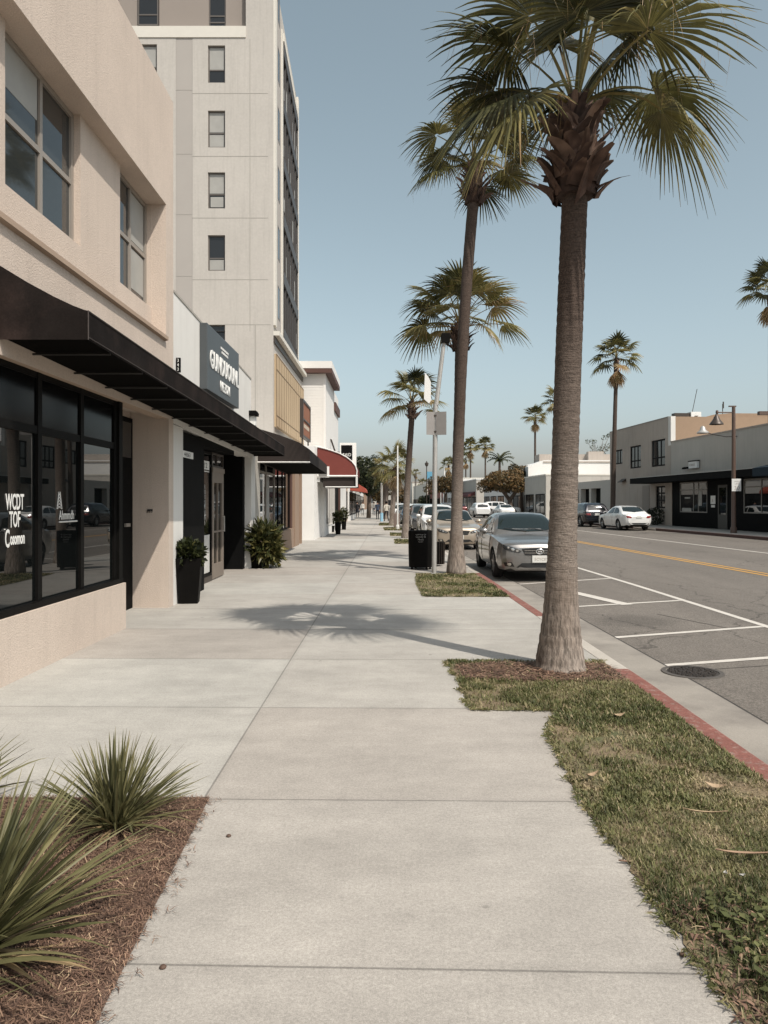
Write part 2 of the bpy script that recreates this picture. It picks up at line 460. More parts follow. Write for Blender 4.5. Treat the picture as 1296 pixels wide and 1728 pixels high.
def asphalt_material():
    m = bpy.data.materials.new('asphalt'); m.use_nodes = True
    nt = m.node_tree; L = nt.links.new
    p = nt.nodes['Principled BSDF']; p.inputs['Roughness'].default_value = 0.85; p.inputs['Specular IOR Level'].default_value = 0.3
    tc = nd(nt, 'ShaderNodeTexCoord')
    def noise(scale, det=6, rg=0.6, st=None):
        v = tc.outputs['Object']
        if st:
            mp = nd(nt, 'ShaderNodeMapping'); mp.inputs['Scale'].default_value = st; L(v, mp.inputs[0]); v = mp.outputs[0]
        n = nd(nt, 'ShaderNodeTexNoise'); n.inputs['Scale'].default_value = scale; n.inputs['Detail'].default_value = det
        n.inputs['Roughness'].default_value = rg; L(v, n.inputs['Vector']); return n.outputs['Fac']
    def rng(f, a, b, c, d):
        r = nd(nt, 'ShaderNodeMapRange'); L(f, r.inputs[0])
        for i, q in enumerate((a, b, c, d)): r.inputs[i + 1].default_value = q
        return r.outputs[0]
    def mul(a, b):
        n = nd(nt, 'ShaderNodeMath', operation='MULTIPLY'); L(a, n.inputs[0]); L(b, n.inputs[1]); return n.outputs[0]
    f = mul(rng(noise(0.5, 5, .6, (1, .25, 1)), .3, .7, .86, 1.14), rng(noise(6, 5, .7), .3, .7, .92, 1.08))
    f = mul(mul(f, rng(noise(170, 2, .6), .3, .7, .74, 1.3)), rng(noise(42, 3, .75), .32, .68, .68, 1.34))
    f = mul(f, rng(noise(1.4, 6, .75, (1.6, .18, 1)), .55, .72, 1.0, .86))
    vg = nd(nt, 'ShaderNodeTexVoronoi'); vg.inputs['Scale'].default_value = 60; L(tc.outputs['Object'], vg.inputs['Vector'])
    f = mul(f, rng(vg.outputs['Distance'], .1, .7, 1.28, .80))
    # hairline cracks
    vo = nd(nt, 'ShaderNodeTexVoronoi', feature='DISTANCE_TO_EDGE'); vo.inputs['Scale'].default_value = 0.33
    mp = nd(nt, 'ShaderNodeMapping'); mp.inputs['Scale'].default_value = (1, .8, 1)
    nn = nd(nt, 'ShaderNodeTexNoise'); nn.inputs['Scale'].default_value = 2.2; nn.inputs['Detail'].default_value = 4; L(tc.outputs['Object'], nn.inputs['Vector'])
    ad = nd(nt, 'ShaderNodeVectorMath', operation='ADD'); sc_ = nd(nt, 'ShaderNodeVectorMath', operation='SCALE'); sc_.inputs['Scale'].default_value = 0.5
    L(nn.outputs['Color'], sc_.inputs[0]); L(tc.outputs['Object'], ad.inputs[0]); L(sc_.outputs[0], ad.inputs[1]); L(ad.outputs[0], mp.inputs[0]); L(mp.outputs[0], vo.inputs['Vector'])
    f = mul(f, rng(vo.outputs['Distance'], 0.001, 0.006, 0.55, 1.0))
    # the oil stain of the parking bay
    sp = nd(nt, 'ShaderNodeVectorMath', operation='DISTANCE'); sp.inputs[1].default_value = (3.72, 11.3, 0)
    mp2 = nd(nt, 'ShaderNodeMapping'); L(ad.outputs[0], mp2.inputs[0]); mp2.inputs['Location'].default_value = (-0.25, -0.25, 0)
    L(mp2.outputs[0], sp.inputs[0])
    f = mul(f, rng(sp.outputs['Value'], 0.35, 0.75, 0.72, 1.0))
    mx = nd(nt, 'ShaderNodeMix', data_type='RGBA', blend_type='MULTIPLY'); mx.inputs[0].default_value = 1
    mx.inputs[6].default_value = (0.150, 0.134, 0.116, 1); L(f, mx.inputs[7]); L(mx.outputs[2], p.inputs['Base Color'])
    b = nd(nt, 'ShaderNodeBump'); b.inputs['Strength'].default_value = 0.5; b.inputs['Distance'].default_value = 0.006
    L(noise(170, 2, .6), b.inputs['Height']); L(b.outputs[0], p.inputs['Normal'])
    return m
M_asphalt = asphalt_material()
M_line = mat('road_line_white', (0.52, 0.49, 0.44), 0.8, var=0.12, vscale=5, fine=0.15, fscale=120, col2=(0.30, 0.28, 0.25), c2scale=18, c2lo=0.62, c2hi=0.75)
M_yline = mat('road_line_yellow', (0.48, 0.26, 0.05), 0.8, var=0.12, vscale=5, fine=0.12, fscale=120, col2=(0.25, 0.18, 0.09), c2scale=14, c2lo=0.6, c2hi=0.75)
M_far = mat('far_ground', (0.22, 0.20, 0.17), 0.95, var=0.15, vscale=0.05)

g = MB(); g.quad((-900, -60, -0.45), (1200, -60, -0.45), (1200, 3000, -0.45), (-900, 3000, -0.45))
tag(g.build('ground', M_far), kind='structure')
CURB = 2.40
sheet('sidewalk', [-16, -6, -3.4, -2.2, -1, 0, 0.6, 1.2, 1.8, 2.235], YS, M_walk, lambda x: 0.0)
sheet('road', [3.0, 5.4, 7.5, 9.2, 12, 15, 18.5], YS, M_asphalt, road_z)
# gutter pan
sheet('gutter', [2.39, 2.7, 3.035], YS, mat('gutter_concrete', (0.265, 0.243, 0.21), 0.9, var=0.14, vscale=1.3, fine=0.14, fscale=110, bump=0.2, bscale=80, col2=(0.19, 0.172, 0.15), c2scale=1.2), lambda x: road_z(x) + (0.006 if x > 2.9 else 0.004))
def curb(name, m, y0, y1, xa=2.23, xb=2.40, z0=-0.3, z1=0.004, rnd=0.03):
    ys = [y0] + [y for y in YS if y0 + .2 < y < y1 - .2] + [y1]
    prof = [(xa, z0), (xa, z1), (xb - rnd, z1), (xb - rnd * .3, z1 - rnd * .3), (xb, z1 - rnd), (xb + .012, z0)]
    if xa > xb: prof = [(xa, z0), (xa, z1), (xb + rnd, z1), (xb + rnd * .3, z1 - rnd * .3), (xb, z1 - rnd), (xb - .012, z0)]
    mb = MB(); vs, fs = [], []
    for y in ys:
        for (x, z) in prof: vs.append((warp(x, y), y, z))
    n = len(prof)
    for j in range(len(ys) - 1):
        for i in range(n - 1):
            fs.append((j * n + i, j * n + i + 1, (j + 1) * n + i + 1, (j + 1) * n + i))
    fs.append(tuple(range(n))); fs.append(tuple(range((len(ys) - 1) * n, len(ys) * n)))
    mb.add(vs, fs)
    o = mb.build(name, m); o['kind'] = 'structure'
    return o
curb('kerb', M_red_curb, -14, 7.45)
curb('kerb', M_concrete_curb, 7.45, 10.9)
curb('kerb', M_red_curb, 10.9, 17.6)
curb('kerb', M_concrete_curb, 17.6, 300)
# far side of the street
FARC = 18.4
curb('far_kerb', mat('dark_red_curb', (0.075, 0.038, 0.03), 0.85, var=0.15, vscale=3), -14, 45.5, FARC + .17, FARC, -0.3, 0.092, 0.02)
curb('far_kerb', M_concrete_curb, 45.5, 49.0, FARC + .17, FARC, -0.3, 0.055, 0.02)
curb('far_kerb', mat('dark_red_curb', (0.075, 0.038, 0.03), 0.85), 49.0, 300, FARC + .17, FARC, -0.3, 0.092, 0.02)
sheet('far_sidewalk', [FARC + .165, 21, 26, 40], YS, mat('far_sidewalk_concrete', (0.40, 0.36, 0.31), 0.9, var=0.1, vscale=0.6), lambda x: 0.09)

# painted markings
def stripe(mb, p, q, w, dz=0.004, n=1):
    (x0, y0), (x1, y1) = p, q
    d = Vector((x1 - x0, y1 - y0)); d.normalize(); nrm = Vector((-d.y, d.x)) * w / 2
    for i in range(n):
        a, b = i / n, (i + 1) / n
        ps = []
        for t, s_ in ((a, 1), (a, -1), (b, -1), (b, 1)):
            x = lerp_(x0, x1, t) + nrm.x * s_; y = lerp_(y0, y1, t) + nrm.y * s_
            ps.append((warp(x, y), y, road_z(x) + dz))
        mb.quad(*ps)
mb = MB()
for i in range(len(YS) - 1):
    stripe(mb, (5.42, YS[i]), (5.42, YS[i + 1]), 0.11)
mb2 = MB()
for i in range(len(YS) - 1):
    stripe(mb2, (13.45, YS[i]), (13.45, YS[i + 1]), 0.13)
tag(mb.build('parking_line', M_line), kind='structure')
tag(mb2.build('far_lane_line', M_line), kind='structure')
mb = MB()
for (a, b) in (((3.05, 9.92), (5.35, 10.62)), ((3.05, 8.22), (5.35, 8.80)), ((3.05, 12.75), (5.35, 13.45)), ((2.95, 16.35), (5.35, 17.35)),
               ((3.0, 23.2), (5.35, 24.1)), ((3.0, 30.0), (5.35, 30.9)), ((3.05, 4.2), (5.35, 4.9))):
    stripe(mb, a, b, 0.105, n=4, dz=0.0055)
tag(mb.build('bay_line', M_line), kind='structure')
mb = MB(); stripe(mb, (3.62, 15.6), (4.25, 12.98), 0.22, dz=0.007, n=3)
tag(mb.build('bay_hatch', M_line), kind='structure')
mb = MB()
for i in range(len(YS) - 1):
    for xx in (9.08, 9.34): stripe(mb, (xx, YS[i]), (xx, YS[i + 1]), 0.11)
tag(mb.build('centre_line', M_yline), kind='structure')

# open seams: along the gutter pan and two straight pavement cracks
mb = MB()
for i in range(len(YS) - 1):
    if YS[i] < 60: stripe(mb, (3.045, YS[i]), (3.045, YS[i + 1]), .020, dz=.0075)
stripe(mb, (3.5, 8.02), (5.4, 8.42), .016, dz=.003, n=4)
stripe(mb, (4.35, 11.9), (4.85, 10.45), .022, dz=.003, n=4); stripe(mb, (4.95, 9.6), (5.35, 8.95), .02, dz=.003, n=3)
tag(mb.build('pavement_seam', mat('tar_seam', (.045, .04, .035), .9, var=.3, vscale=9)), kind='structure')
# manhole cover in the gutter edge
mh_loc = (3.18, 7.88, road_z(3.18) + 0.007)
mh = thing('manhole_cover', 'round rusty cast iron manhole cover at the edge of the gutter', 'manhole cover', mh_loc)
M_iron = mat('cast_iron', (0.050, 0.042, 0.036), 0.7, metal=0.4, var=0.25, vscale=12, bump=0.3, bscale=70)
mb = MB(); mb.lathe([(0.0, 0.0), (0.255, 0.0), (0.255, -.012)], n=40, cap=False)
mr = random.Random(8)
for i in range(-6, 7):
    for j in range(-6, 7):
        x, y = i * .04 + (j % 2) * .02, j * .036
        x += mr.gauss(0, .007); y += mr.gauss(0, .007); hw, hh = mr.uniform(.007, .017), mr.uniform(.006, .014)
        if math.hypot(x, y) < .232: mb.box(x - hw, x + hw, y - hh, y + hh, 0.0, mr.uniform(.006, .012))
mb.build('lid', M_iron, mh, world=False)
mb = MB(); mb.lathe([(.262, .004), (.31, .004), (.315, -.01)], n=40, cap=False); mb.build('frame', mat('iron_ring', (0.075, 0.066, 0.057), 0.75, var=.25, vscale=8), mh, world=False)

# ------------------------------------------------------------------ grass strips
PATCH = [
    [(1.17, 1.6), (1.10, 3.0), (1.07, 4.1), (1.13, 5.3), (1.33, 5.95), (0.66, 5.97), (0.63, 7.0), (0.60, 7.8), (2.22, 7.8), (2.225, 1.6)],
    [(0.62, 13.15), (0.58, 15.0), (0.66, 17.4), (1.98, 17.4), (2.12, 13.15)],
    [(0.25, 30.0), (0.25, 33.6), (1.50, 33.6), (1.58, 30.0)],
    [(0.08, 37.0), (0.08, 40.5), (1.28, 40.5), (1.38, 37.0)],
    [(-.25, 44.5), (-.35, 49.0), (1.0, 49.0), (1.15, 44.5)],
    [(0.95, 25.2), (0.95, 26.0), (1.70, 26.0), (1.74, 25.2)],
    [(-.7, 54.0), (-.75, 60.0), (.65, 60.0), (.8, 54.0)],
]
M_turf = mat('turf_soil', (0.17, 0.128, 0.078), 0.95, var=0.25, vscale=5, fine=0.3, fscale=90, bump=0.8, bscale=45, col2=(0.085, 0.092, 0.038), c2scale=3.5)
M_grass = leafmat('grass_blades', [(0.0, (0.045, 0.056, 0.018)), (0.35, (0.105, 0.115, 0.040)), (0.62, (0.19, 0.18, 0.080)), (0.82, (0.28, 0.235, 0.13)), (1.0, (0.40, 0.32, 0.20))], rough=0.6, transl=0.25, var=0.3)
def inside(poly, x, y):
    c = False; n = len(poly)
    for i in range(n):
        x0, y0 = poly[i]; x1, y1 = poly[(i + 1) % n]
        if (y0 > y) != (y1 > y) and x < (x1 - x0) * (y - y0) / (y1 - y0) + x0: c = not c
    return c
def vnoise(x, y, s, seed=0):
    x, y = x * s + seed * 17.3, y * s + seed * 9.1
    xi, yi = math.floor(x), math.floor(y); fx, fy = x - xi, y - yi
    fx, fy = fx * fx * (3 - 2 * fx), fy * fy * (3 - 2 * fy)
    def h(a, b): return (math.sin(a * 127.1 + b * 311.7 + seed) * 43758.5453) % 1
    return lerp_(lerp_(h(xi, yi), h(xi + 1, yi), fx), lerp_(h(xi, yi + 1), h(xi + 1, yi + 1), fx), fy)
for pi, P in enumerate(PATCH):
    edge = []
    er = random.Random(50 + pi)
    for (xa_, ya_), (xb_, yb_) in zip(P, P[1:] + P[:1]):
        k_ = max(1, int(math.hypot(xb_ - xa_, yb_ - ya_) / .06))
        for i_ in range(k_):
            ex, ey = lerp_(xa_, xb_, i_ / k_), lerp_(ya_, yb_, i_ / k_)
            if ex < 1.9: ex += er.gauss(0, .012) + .02 * (vnoise(ex, ey, 4, 4) - .5)
            edge.append((ex, ey + er.gauss(0, .006)))
    mb = MB(); mb.add([(x, y, 0.005) for x, y in edge], [tuple(range(len(edge)))])
    tag(mb.build('planting_strip_soil', M_turf), kind='structure')
gm = MB()
rg = random.Random(3)
for pi, P in enumerate(PATCH):
    xs = [p[0] for p in P]; ys = [p[1] for p in P]
    area = (max(xs) - min(xs)) * (max(ys) - min(ys))
    n = int(area * (13000 if pi == 0 else 2600 if pi == 1 else 420))
    for _ in range(n):
        x, y = rg.uniform(min(xs) - .05, max(xs)), rg.uniform(min(ys), max(ys))
        if pi == 0 and y > 4.6 and rg.random() < .35: continue
        jx = rg.gauss(0, .018)
        if not inside(P, x + jx, y + rg.gauss(0, .02)): continue
        a = vnoise(x, y, 1.9, 1) * .6 + vnoise(x, y, 6.5, 2) * .4
        bare = vnoise(x, y, 1.7, 5) * .6 + vnoise(x, y, 5, 6) * .4
        if pi == 0:
            d = math.hypot((x - 1.5) * .62, (y - 7.35) * 1.7)      # worn ring about the trunk
            if d < .62 and rg.random() < .93: continue
            if d < .75 and rg.random() < .5: continue
            if x < 1.22 and y < 2.9 and rg.random() < .75: continue
        if bare > .585 and rg.random() < .75: continue
        hgt = rg.uniform(.016, .042) * (0.55 + .9 * a) * (1 if pi < 2 else 1.5)
        w = rg.uniform(.0016, .0034) * (1 if y < 4 else 1.5 if pi == 0 else 3 if pi == 1 else 9)
        az = rg.uniform(0, 6.283); ln = rg.uniform(.15, 1.1) * hgt
        dx, dy = math.cos(az), math.sin(az); sx, sy = -dy * w, dx * w
        gm.tone = min(1, max(0, .90 - 1.0 * a + rg.gauss(0, .13) + (.28 if bare > .55 else 0)))
        if rg.random() < .10: gm.tone = rg.uniform(.75, 1)
        gm.add([(x - sx, y - sy, .008), (x + sx, y + sy, .008), (x + dx * ln * .45 + sx * .8, y + dy * ln * .45 + sy * .8, hgt * .68),
                (x + dx * ln * .45 - sx * .8, y + dy * ln * .45 - sy * .8, hgt * .68), (x + dx * ln, y + dy * ln, hgt)],
               [(0, 1, 2, 3), (3, 2, 4)])
# broad clover like leaves in the near corner
for _ in range(1500):
    x, y = rg.uniform(1.25, 2.2), rg.uniform(1.8, 3.5)
    if vnoise(x, y, 3.1, 9) < .42: continue
    az = rg.uniform(0, 6.28); l = rg.uniform(.02, .05); w = l * .33; zt = rg.uniform(.03, .07); zb = zt - rg.uniform(-.02, .03)
    dx, dy = math.cos(az), math.sin(az); sx, sy = -dy * w, dx * w
    gm.tone = rg.uniform(0.15, .5)
    gm.add([(x, y, zb), (x + dx * l * .5 + sx, y + dy * l * .5 + sy, (zt + zb) / 2), (x + dx * l, y + dy * l, zt), (x + dx * l * .5 - sx, y + dy * l * .5 - sy, (zt + zb) / 2 + .004)], [(0, 1, 2, 3)])
for pi, P in enumerate(PATCH[:2]):                     # blades leaning out over the paving
    for (xa_, ya_), (xb_, yb_) in zip(P, P[1:] + P[:1]):
        ln_ = math.hypot(xb_ - xa_, yb_ - ya_)
        if min(xa_, xb_) > 1.9: continue
        for _ in range(int(ln_ * (420 if pi == 0 else 160))):
            t_ = rg.random(); x, y = lerp_(xa_, xb_, t_) + rg.gauss(0, .016), lerp_(ya_, yb_, t_) + rg.gauss(0, .012)
            if vnoise(x, y, 9, 8) < .3: continue
            nx_, ny_ = -(yb_ - ya_) / ln_, (xb_ - xa_) / ln_
            if inside(P, (xa_ + xb_) / 2 + nx_ * .05, (ya_ + yb_) / 2 + ny_ * .05): nx_, ny_ = -nx_, -ny_
            az = math.atan2(ny_, nx_) + rg.gauss(0, .9); dx, dy = math.cos(az), math.sin(az)
            w = rg.uniform(.0016, .003) * (1 if pi == 0 else 2.2); l = rg.uniform(.015, .055); sx, sy = -dy * w, dx * w
            gm.tone = min(1, max(0, rg.gauss(.55, .22)))
            gm.add([(x - sx, y - sy, .006), (x + sx, y + sy, .006), (x + dx * l * .5 + sx * .7, y + dy * l * .5 + sy * .7, rg.uniform(.012, .03)), (x + dx * l * .5 - sx * .7, y + dy * l * .5 - sy * .7, rg.uniform(.012, .03)), (x + dx * l, y + dy * l, rg.uniform(.006, .022))], [(0, 1, 2, 3), (3, 2, 4)])
tag(gm.build('grass', M_grass, tone=True), 'patchy short grass with dry spots in the planting strip', 'grass', kind='stuff')

# dead fibres round the palm foot and on the planting bed
M_litter = leafmat('dry_litter', [(0.0, (0.060, 0.034, 0.024)), (0.4, (0.155, 0.092, 0.064)), (0.75, (0.28, 0.18, 0.12)), (1.0, (0.44, 0.33, 0.21))], rough=0.8, transl=0.0)
def litter(name, label, test, box_, n, lmin, lmax, z0=.012, zs=.02, wid=.0022):
    mb = MB(); r_ = random.Random(11)
    for _ in range(n):
        x, y = r_.uniform(box_[0], box_[1]), r_.uniform(box_[2], box_[3])
        if not test(x, y): continue
        az = r_.uniform(0, 6.28); l = r_.uniform(lmin, lmax); cv = r_.uniform(-.6, .6); z = z0 + r_.random() ** 2 * zs
        dx, dy = math.cos(az), math.sin(az); w = wid * r_.uniform(.6, 1.8)
        mb.tone = min(1, max(0, r_.gauss(.38 if name != 'straw' else .78, .24)))
        p = [(x, y), (x + dx * l * .5 - dy * cv * l * .3, y + dy * l * .5 + dx * cv * l * .3), (x + dx * l, y + dy * l)]
        sx, sy = -dy * w, dx * w
        za, zb, zc = z, z + r_.uniform(-.002, .012), z + r_.uniform(-.004, .006)
        mb.add([(p[0][0] - sx, p[0][1] - sy, za), (p[0][0] + sx, p[0][1] + sy, za), (p[1][0] + sx, p[1][1] + sy, zb), (p[1][0] - sx, p[1][1] - sy, zb),
                (p[2][0] + sx * .5, p[2][1] + sy * .5, zc), (p[2][0] - sx * .5, p[2][1] - sy * .5, zc)], [(0, 1, 2, 3), (3, 2, 4, 5)])
    return tag(mb.build(name, M_litter, tone=True), label, 'litter', kind='stuff')
litter('dry_leaf_litter', 'reddish dry leaf litter lying round the foot of the nearest palm', lambda x, y: math.hypot((x - 1.5) * .62, (y - 7.3) * 1.6) < .66 and x > .68 and y < 7.75, (0.6, 2.2, 6.5, 7.8), 5200, .03, .12, wid=.004)
BED = [(-9, 4.19), (-9, -4), (-0.925, -4), (-0.925, 2.38), (-1.00, 4.2)]
mb = MB(); mb.add([(x, y, 0.006) for x, y in BED], [tuple(range(len(BED)))])
tag(mb.build('mulch_bed_soil', mat('mulch', (0.13, 0.083, 0.06), 0.95, var=0.3, vscale=9, fine=0.35, fscale=60, bump=1.0, bscale=50)), kind='structure')
litter('mulch', 'red brown shredded mulch covering the corner planting bed', lambda x, y: x < -.925 - .04 * max(0, y - 2.4) + .012 * math.sin(y * 40) + (.07 if vnoise(x, y, 37, 2) > .84 else 0), (-2.6, -.86, 1.9, 4.19), 62000, .010, .05, z0=.008, zs=.014, wid=.0011)

litter('straw', 'loose pale straw strands scattered over the corner mulch bed', lambda x, y: x < -.96 - .03 * max(0, y - 2.4), (-2.4, -.94, 1.9, 4.15), 650, .05, .15, z0=.016, zs=.02, wid=.0011)
litter('leaf_litter', 'brown leaf crumbs on the bare soil at the lower right pavement edge', lambda x, y: x > 1.12 and x < 1.36 + .2 * vnoise(x, y, 6, 3), (1.05, 1.55, 1.5, 3.1), 1500, .012, .05, z0=.008, zs=.02, wid=.004)
# ================================================================== BUILDINGS ON THE LEFT
class TF:
    """local frame for a facade: s along the street, d towards the street (outward), z up"""
    def __init__(s, origin, along, outward):
        s.o = Vector((origin[0], origin[1], 0)); s.a = Vector((*along, 0)).normalized(); s.n = Vector((*outward, 0)).normalized()
    def __call__(s, p):
        return tuple(s.o + s.a * p[0] + s.n * p[1] + Vector((0, 0, p[2])))

def facade(mb, s0, s1, z0, z1, d, holes, depth, back=None):
    """front face at d with rectangular holes (s0,s1,z0,z1) and reveals going back by depth"""
    ss = sorted({s0, s1, *[h[0] for h in holes], *[h[1] for h in holes]})
    zs = sorted({z0, z1, *[h[2] for h in holes], *[h[3] for h in holes]})
    ss = [q for q in ss if s0 <= q <= s1]; zs = [q for q in zs if z0 <= q <= z1]
    for i in range(len(ss) - 1):
        for j in range(len(zs) - 1):
            cs, cz = (ss[i] + ss[i + 1]) / 2, (zs[j] + zs[j + 1]) / 2
            if any(h[0] < cs < h[1] and h[2] < cz < h[3] for h in holes): continue
            mb.quad((ss[i], d, zs[j]), (ss[i + 1], d, zs[j]), (ss[i + 1], d, zs[j + 1]), (ss[i], d, zs[j + 1]))
    for (a, b, c, e) in holes:
        k = d - depth
        mb.quad((a, d, c), (a, d, e), (a, k, e), (a, k, c)); mb.quad((b, d, c), (b, k, c), (b, k, e), (b, d, e))
        mb.quad((a, d, e), (b, d, e), (b, k, e), (a, k, e)); mb.quad((a, d, c), (a, k, c), (b, k, c), (b, d, c))

def window(parent, tf, s0, s1, z0, z1, d, vm=(), hm=(), fw=0.045, ft=0.05, fm=None, gm_=None, blind=None, name='window'):
    """frame with mullions (vm: s positions, hm: z positions); the pane is its child"""
    mb = MB(tf)
    mb.box(s0, s0 + fw, d - ft, d, z0, z1); mb.box(s1 - fw, s1, d - ft, d, z0, z1)
    mb.box(s0 + fw, s1 - fw, d - ft, d, z0, z0 + fw); mb.box(s0 + fw, s1 - fw, d - ft, d, z1 - fw, z1)
    for v in vm: mb.box(v - fw * .5, v + fw * .5, d - ft * .9, d - .003, z0 + fw, z1 - fw)
    e = sorted([s0 + fw, s1 - fw] + [q for v in vm for q in (v - fw * .5, v + fw * .5)])
    for h in hm:
        for i in range(0, len(e), 2): mb.box(e[i], e[i + 1], d - ft * .8, d - .006, h - fw * .5, h + fw * .5)
    w = mb.build(name, fm or M_alu, parent)
    p = MB(tf); p.quad((s0 + .01, d - ft * .6, z0 + .01), (s1 - .01, d - ft * .6, z0 + .01), (s1 - .01, d - ft * .6, z1 - .01), (s0 + .01, d - ft * .6, z1 - .01))
    p.build('pane', gm_ or M_glass_up, w)
    if blind:
        b = MB(tf)
        for (a, b_, c, e_) in blind: b.box(a, b_, d - ft * .6, d - ft * .6 + .004, c, e_)
        b.build('blind', M_blind, w)
    return w

LX = -3.45
L = TF((LX, 0), (0, 1), (1, 0))          # left street wall frame
# ---- A: peach corner building
A = thing('stucco_building', 'two storey peach stucco building with black framed shopfront beside the planting bed', 'building', (LX, 4.5, 0))
S0 = -3.0
mb = MB(L)
mb.box(S0, 9.88, -0.60, 0.0, 0.0, 0.60)                               # bulkhead under the shop window
mb.box(S0, 12.05, -0.60, 0.0, 3.06, 4.16)                             # wall band over the shopfront
mb.box(11.80, 12.05, -0.60, 0.0, 0.0, 3.06)                           # pier after the door
mb.box(11.66, 12.05, -0.60, 0.0, 4.16, 8.05)                          # upper pier
mb.box(S0, 11.66, -0.60, 0.0, 6.27, 8.05)                             # header and parapet
mb.box(S0, 12.05, -12.0, -0.602, 0.0, 7.9)                            # body of the building
h1, h2 = (7.2, 8.96, 4.70, 6.268), (10.28, 11.655, 4.66, 6.268)
h0 = (3.9, 5.9, 4.70, 6.268)
facade(mb, S0, 11.66, 4.16, 6.27, -0.22, [h0, h1, h2], 0.14)
mb.box(S0, 11.8, -0.01, 0.0, 2.965, 3.06)
wallA = mb.build('wall', M_peach, A)
mb = MB(L); mb.prism([(0.0, 4.135), (0.055, 4.15), (0.06, 4.20), (0.0, 4.235)], 'x', S0, 11.6)
mb.build('sill_moulding', M_peach_smooth, A)
mb = MB(L); mb.box(S0, 11.8, -.20, -.012, 2.962, 3.055); mb.build('shop_lintel', M_peach_smooth, A)
window(A, L, 3.9, 5.9, 4.70, 6.27, -0.30, vm=(4.9,), hm=(5.45,))
window(A, L, 7.22, 8.955, 4.705, 6.262, -0.30, vm=(8.13,), hm=(5.44,), fw=0.06, blind=[(7.29, 8.08, 5.75, 6.2)])
window(A, L, 10.285, 11.65, 4.665, 6.262, -0.30, vm=(10.93,), hm=(5.44,), fw=0.06, blind=[(10.98, 11.57, 4.8, 5.38), (10.98, 11.57, 5.5, 6.19)])
# shopfront: dark frame, four bays, transom band
sf = MB(L)
FR = [(-2.0, -1.9), (0.1, .2), (2.2, 2.3), (4.40, 4.49), (5.45, 5.54), (6.50, 6.59), (7.555, 7.645), (8.605, 8.695), (9.66, 9.75)]
for a, b in FR: sf.box(a, b, -0.135, -0.07, 0.66, 2.96)
sf.box(9.75, 9.872, -.14, -.04, .66, 2.96)
sf.box(S0, 9.872, -0.15, -0.03, 0.602, 0.66)
prev = S0
for a, b in FR:
    sf.box(prev, a, -0.13, -0.075, 2.34, 2.42)
    sf.box(prev, a, -0.13, -0.075, 2.90, 2.96); prev = b
sfo = sf.build('shopfront', M_black_metal, A)
pn = MB(L); pn.quad((S0, -0.10, .62), (9.8, -0.10, .62), (9.8, -0.10, 2.37), (S0, -0.10, 2.37)); pn.build('pane', M_glass, sfo)
pn = MB(L); pn.quad((S0, -0.09, 2.37), (9.8, -0.09, 2.37), (9.8, -0.09, 2.95), (S0, -0.09, 2.95))
pn.build('transom_pane', mat('smoked_glass', (0.004, 0.004, 0.004), 0.12, spec=0.12), sfo)
for (tx, z, sz, sx, yy) in (('WCDT', 1.585, .21, .53, 6.965), ('TOF', 1.42, .21, .53, 7.03), ('C', 1.235, .235, .52, 6.95), ('osomon', 1.255, .165, .52, 7.045)):
    text(tx, sz, sfo, (LX - 0.094, yy, z), (0, 1, 0), (0, 0, 1), M_letter, sx=sx, extrude=0.001, bold=.004)
# the drawn logo on the second pane: tower, script, ground line
lg = MB(L)
def lgl(a, b, w=.010): lg.tube([(a[0], -.094, a[1]), (b[0], -.094, b[1])], w * .5, 4)
for i in range(5):
    k = i * .034
    lgl((8.10 - .05 + k * .2, 1.585 + k), (8.10 + .05 - k * .2, 1.585 + k + .034), .007); lgl((8.10 + .05 - k * .2, 1.585 + k), (8.10 - .05 + k * .2, 1.585 + k + .034), .007)
lgl((8.04, 1.58), (8.085, 1.765), .008); lgl((8.16, 1.58), (8.115, 1.765), .008)
lgl((8.10, 1.44), (8.56, 1.44), .016)
lg.build('logo_drawing', M_letter, sfo)
text('Ahmmdh', .145, sfo, (LX - 0.094, 8.09, 1.465), (0, 1, 0), (0, 0, 1), M_letter, sx=.72, extrude=0.001)
# door in the alcove
dr = MB(L); dr.box(9.9, 11.798, -0.60, -0.565, 0.0, 2.96); dro = dr.build('door', M_black, A)
dp = MB(L); dp.box(10.55, 11.7, -.564, -.555, 2.34, 2.88); dp.build('pane', M_glass_d, dro)
dh = MB(L); dh.box(11.42, 11.60, -0.563, -0.53, 1.28, 1.33); dh.build('handle', M_alu, dro)
mb = MB(); mb.box(-3.78, -3.70, 11.797, 11.79, 1.52, 1.545); mb.build('number_plate', M_dark_letter, A)
text('363', .07, A, (-3.80, 11.788, 1.49), (1, 0, 0), (0, 0, 1), M_dark_letter, extrude=.002, name='number_plate')

# ---- the long black awning over both shopfronts
AW = thing('black_awning', 'long black canvas awning over the shopfronts of the peach building and its white neighbour', 'awning', (LX, 12.9, 2.8))
def zb(y): return 3.09 + (2.83 - 3.09) * (y - 6.7) / (19.2 - 6.7)
xo = -2.66
def awn_prof(y, shrink=0.0):
    z = zb(y)
    return [(LX + .004, z + .66 - shrink), (LX + .25, z + .51 - shrink), (LX + .48, z + .385 - shrink), (LX + .66, z + .30 - shrink), (xo - .03, z + .262 - shrink), (xo, z + .255 - shrink), (xo, z), (LX + .004, z)]
ny = 13
ysA = [6.655 + (19.2 - 6.655) * i / (ny - 1) for i in range(ny)]
top = MB()
vs, fs = [], []
for y in ysA:
    for p in awn_prof(y)[:7]: vs.append((p[0], y, p[1]))
for j in range(ny - 1):
    for i in range(6): fs.append((j * 7 + i, j * 7 + i + 1, (j + 1) * 7 + i + 1, (j + 1) * 7 + i))
top.add(vs, fs)
for y in (6.655, 19.2):
    pr = awn_prof(y); top.add([(p[0], y, p[1]) for p in pr], [tuple(range(8))])
top.build('canvas', M_awn, AW)
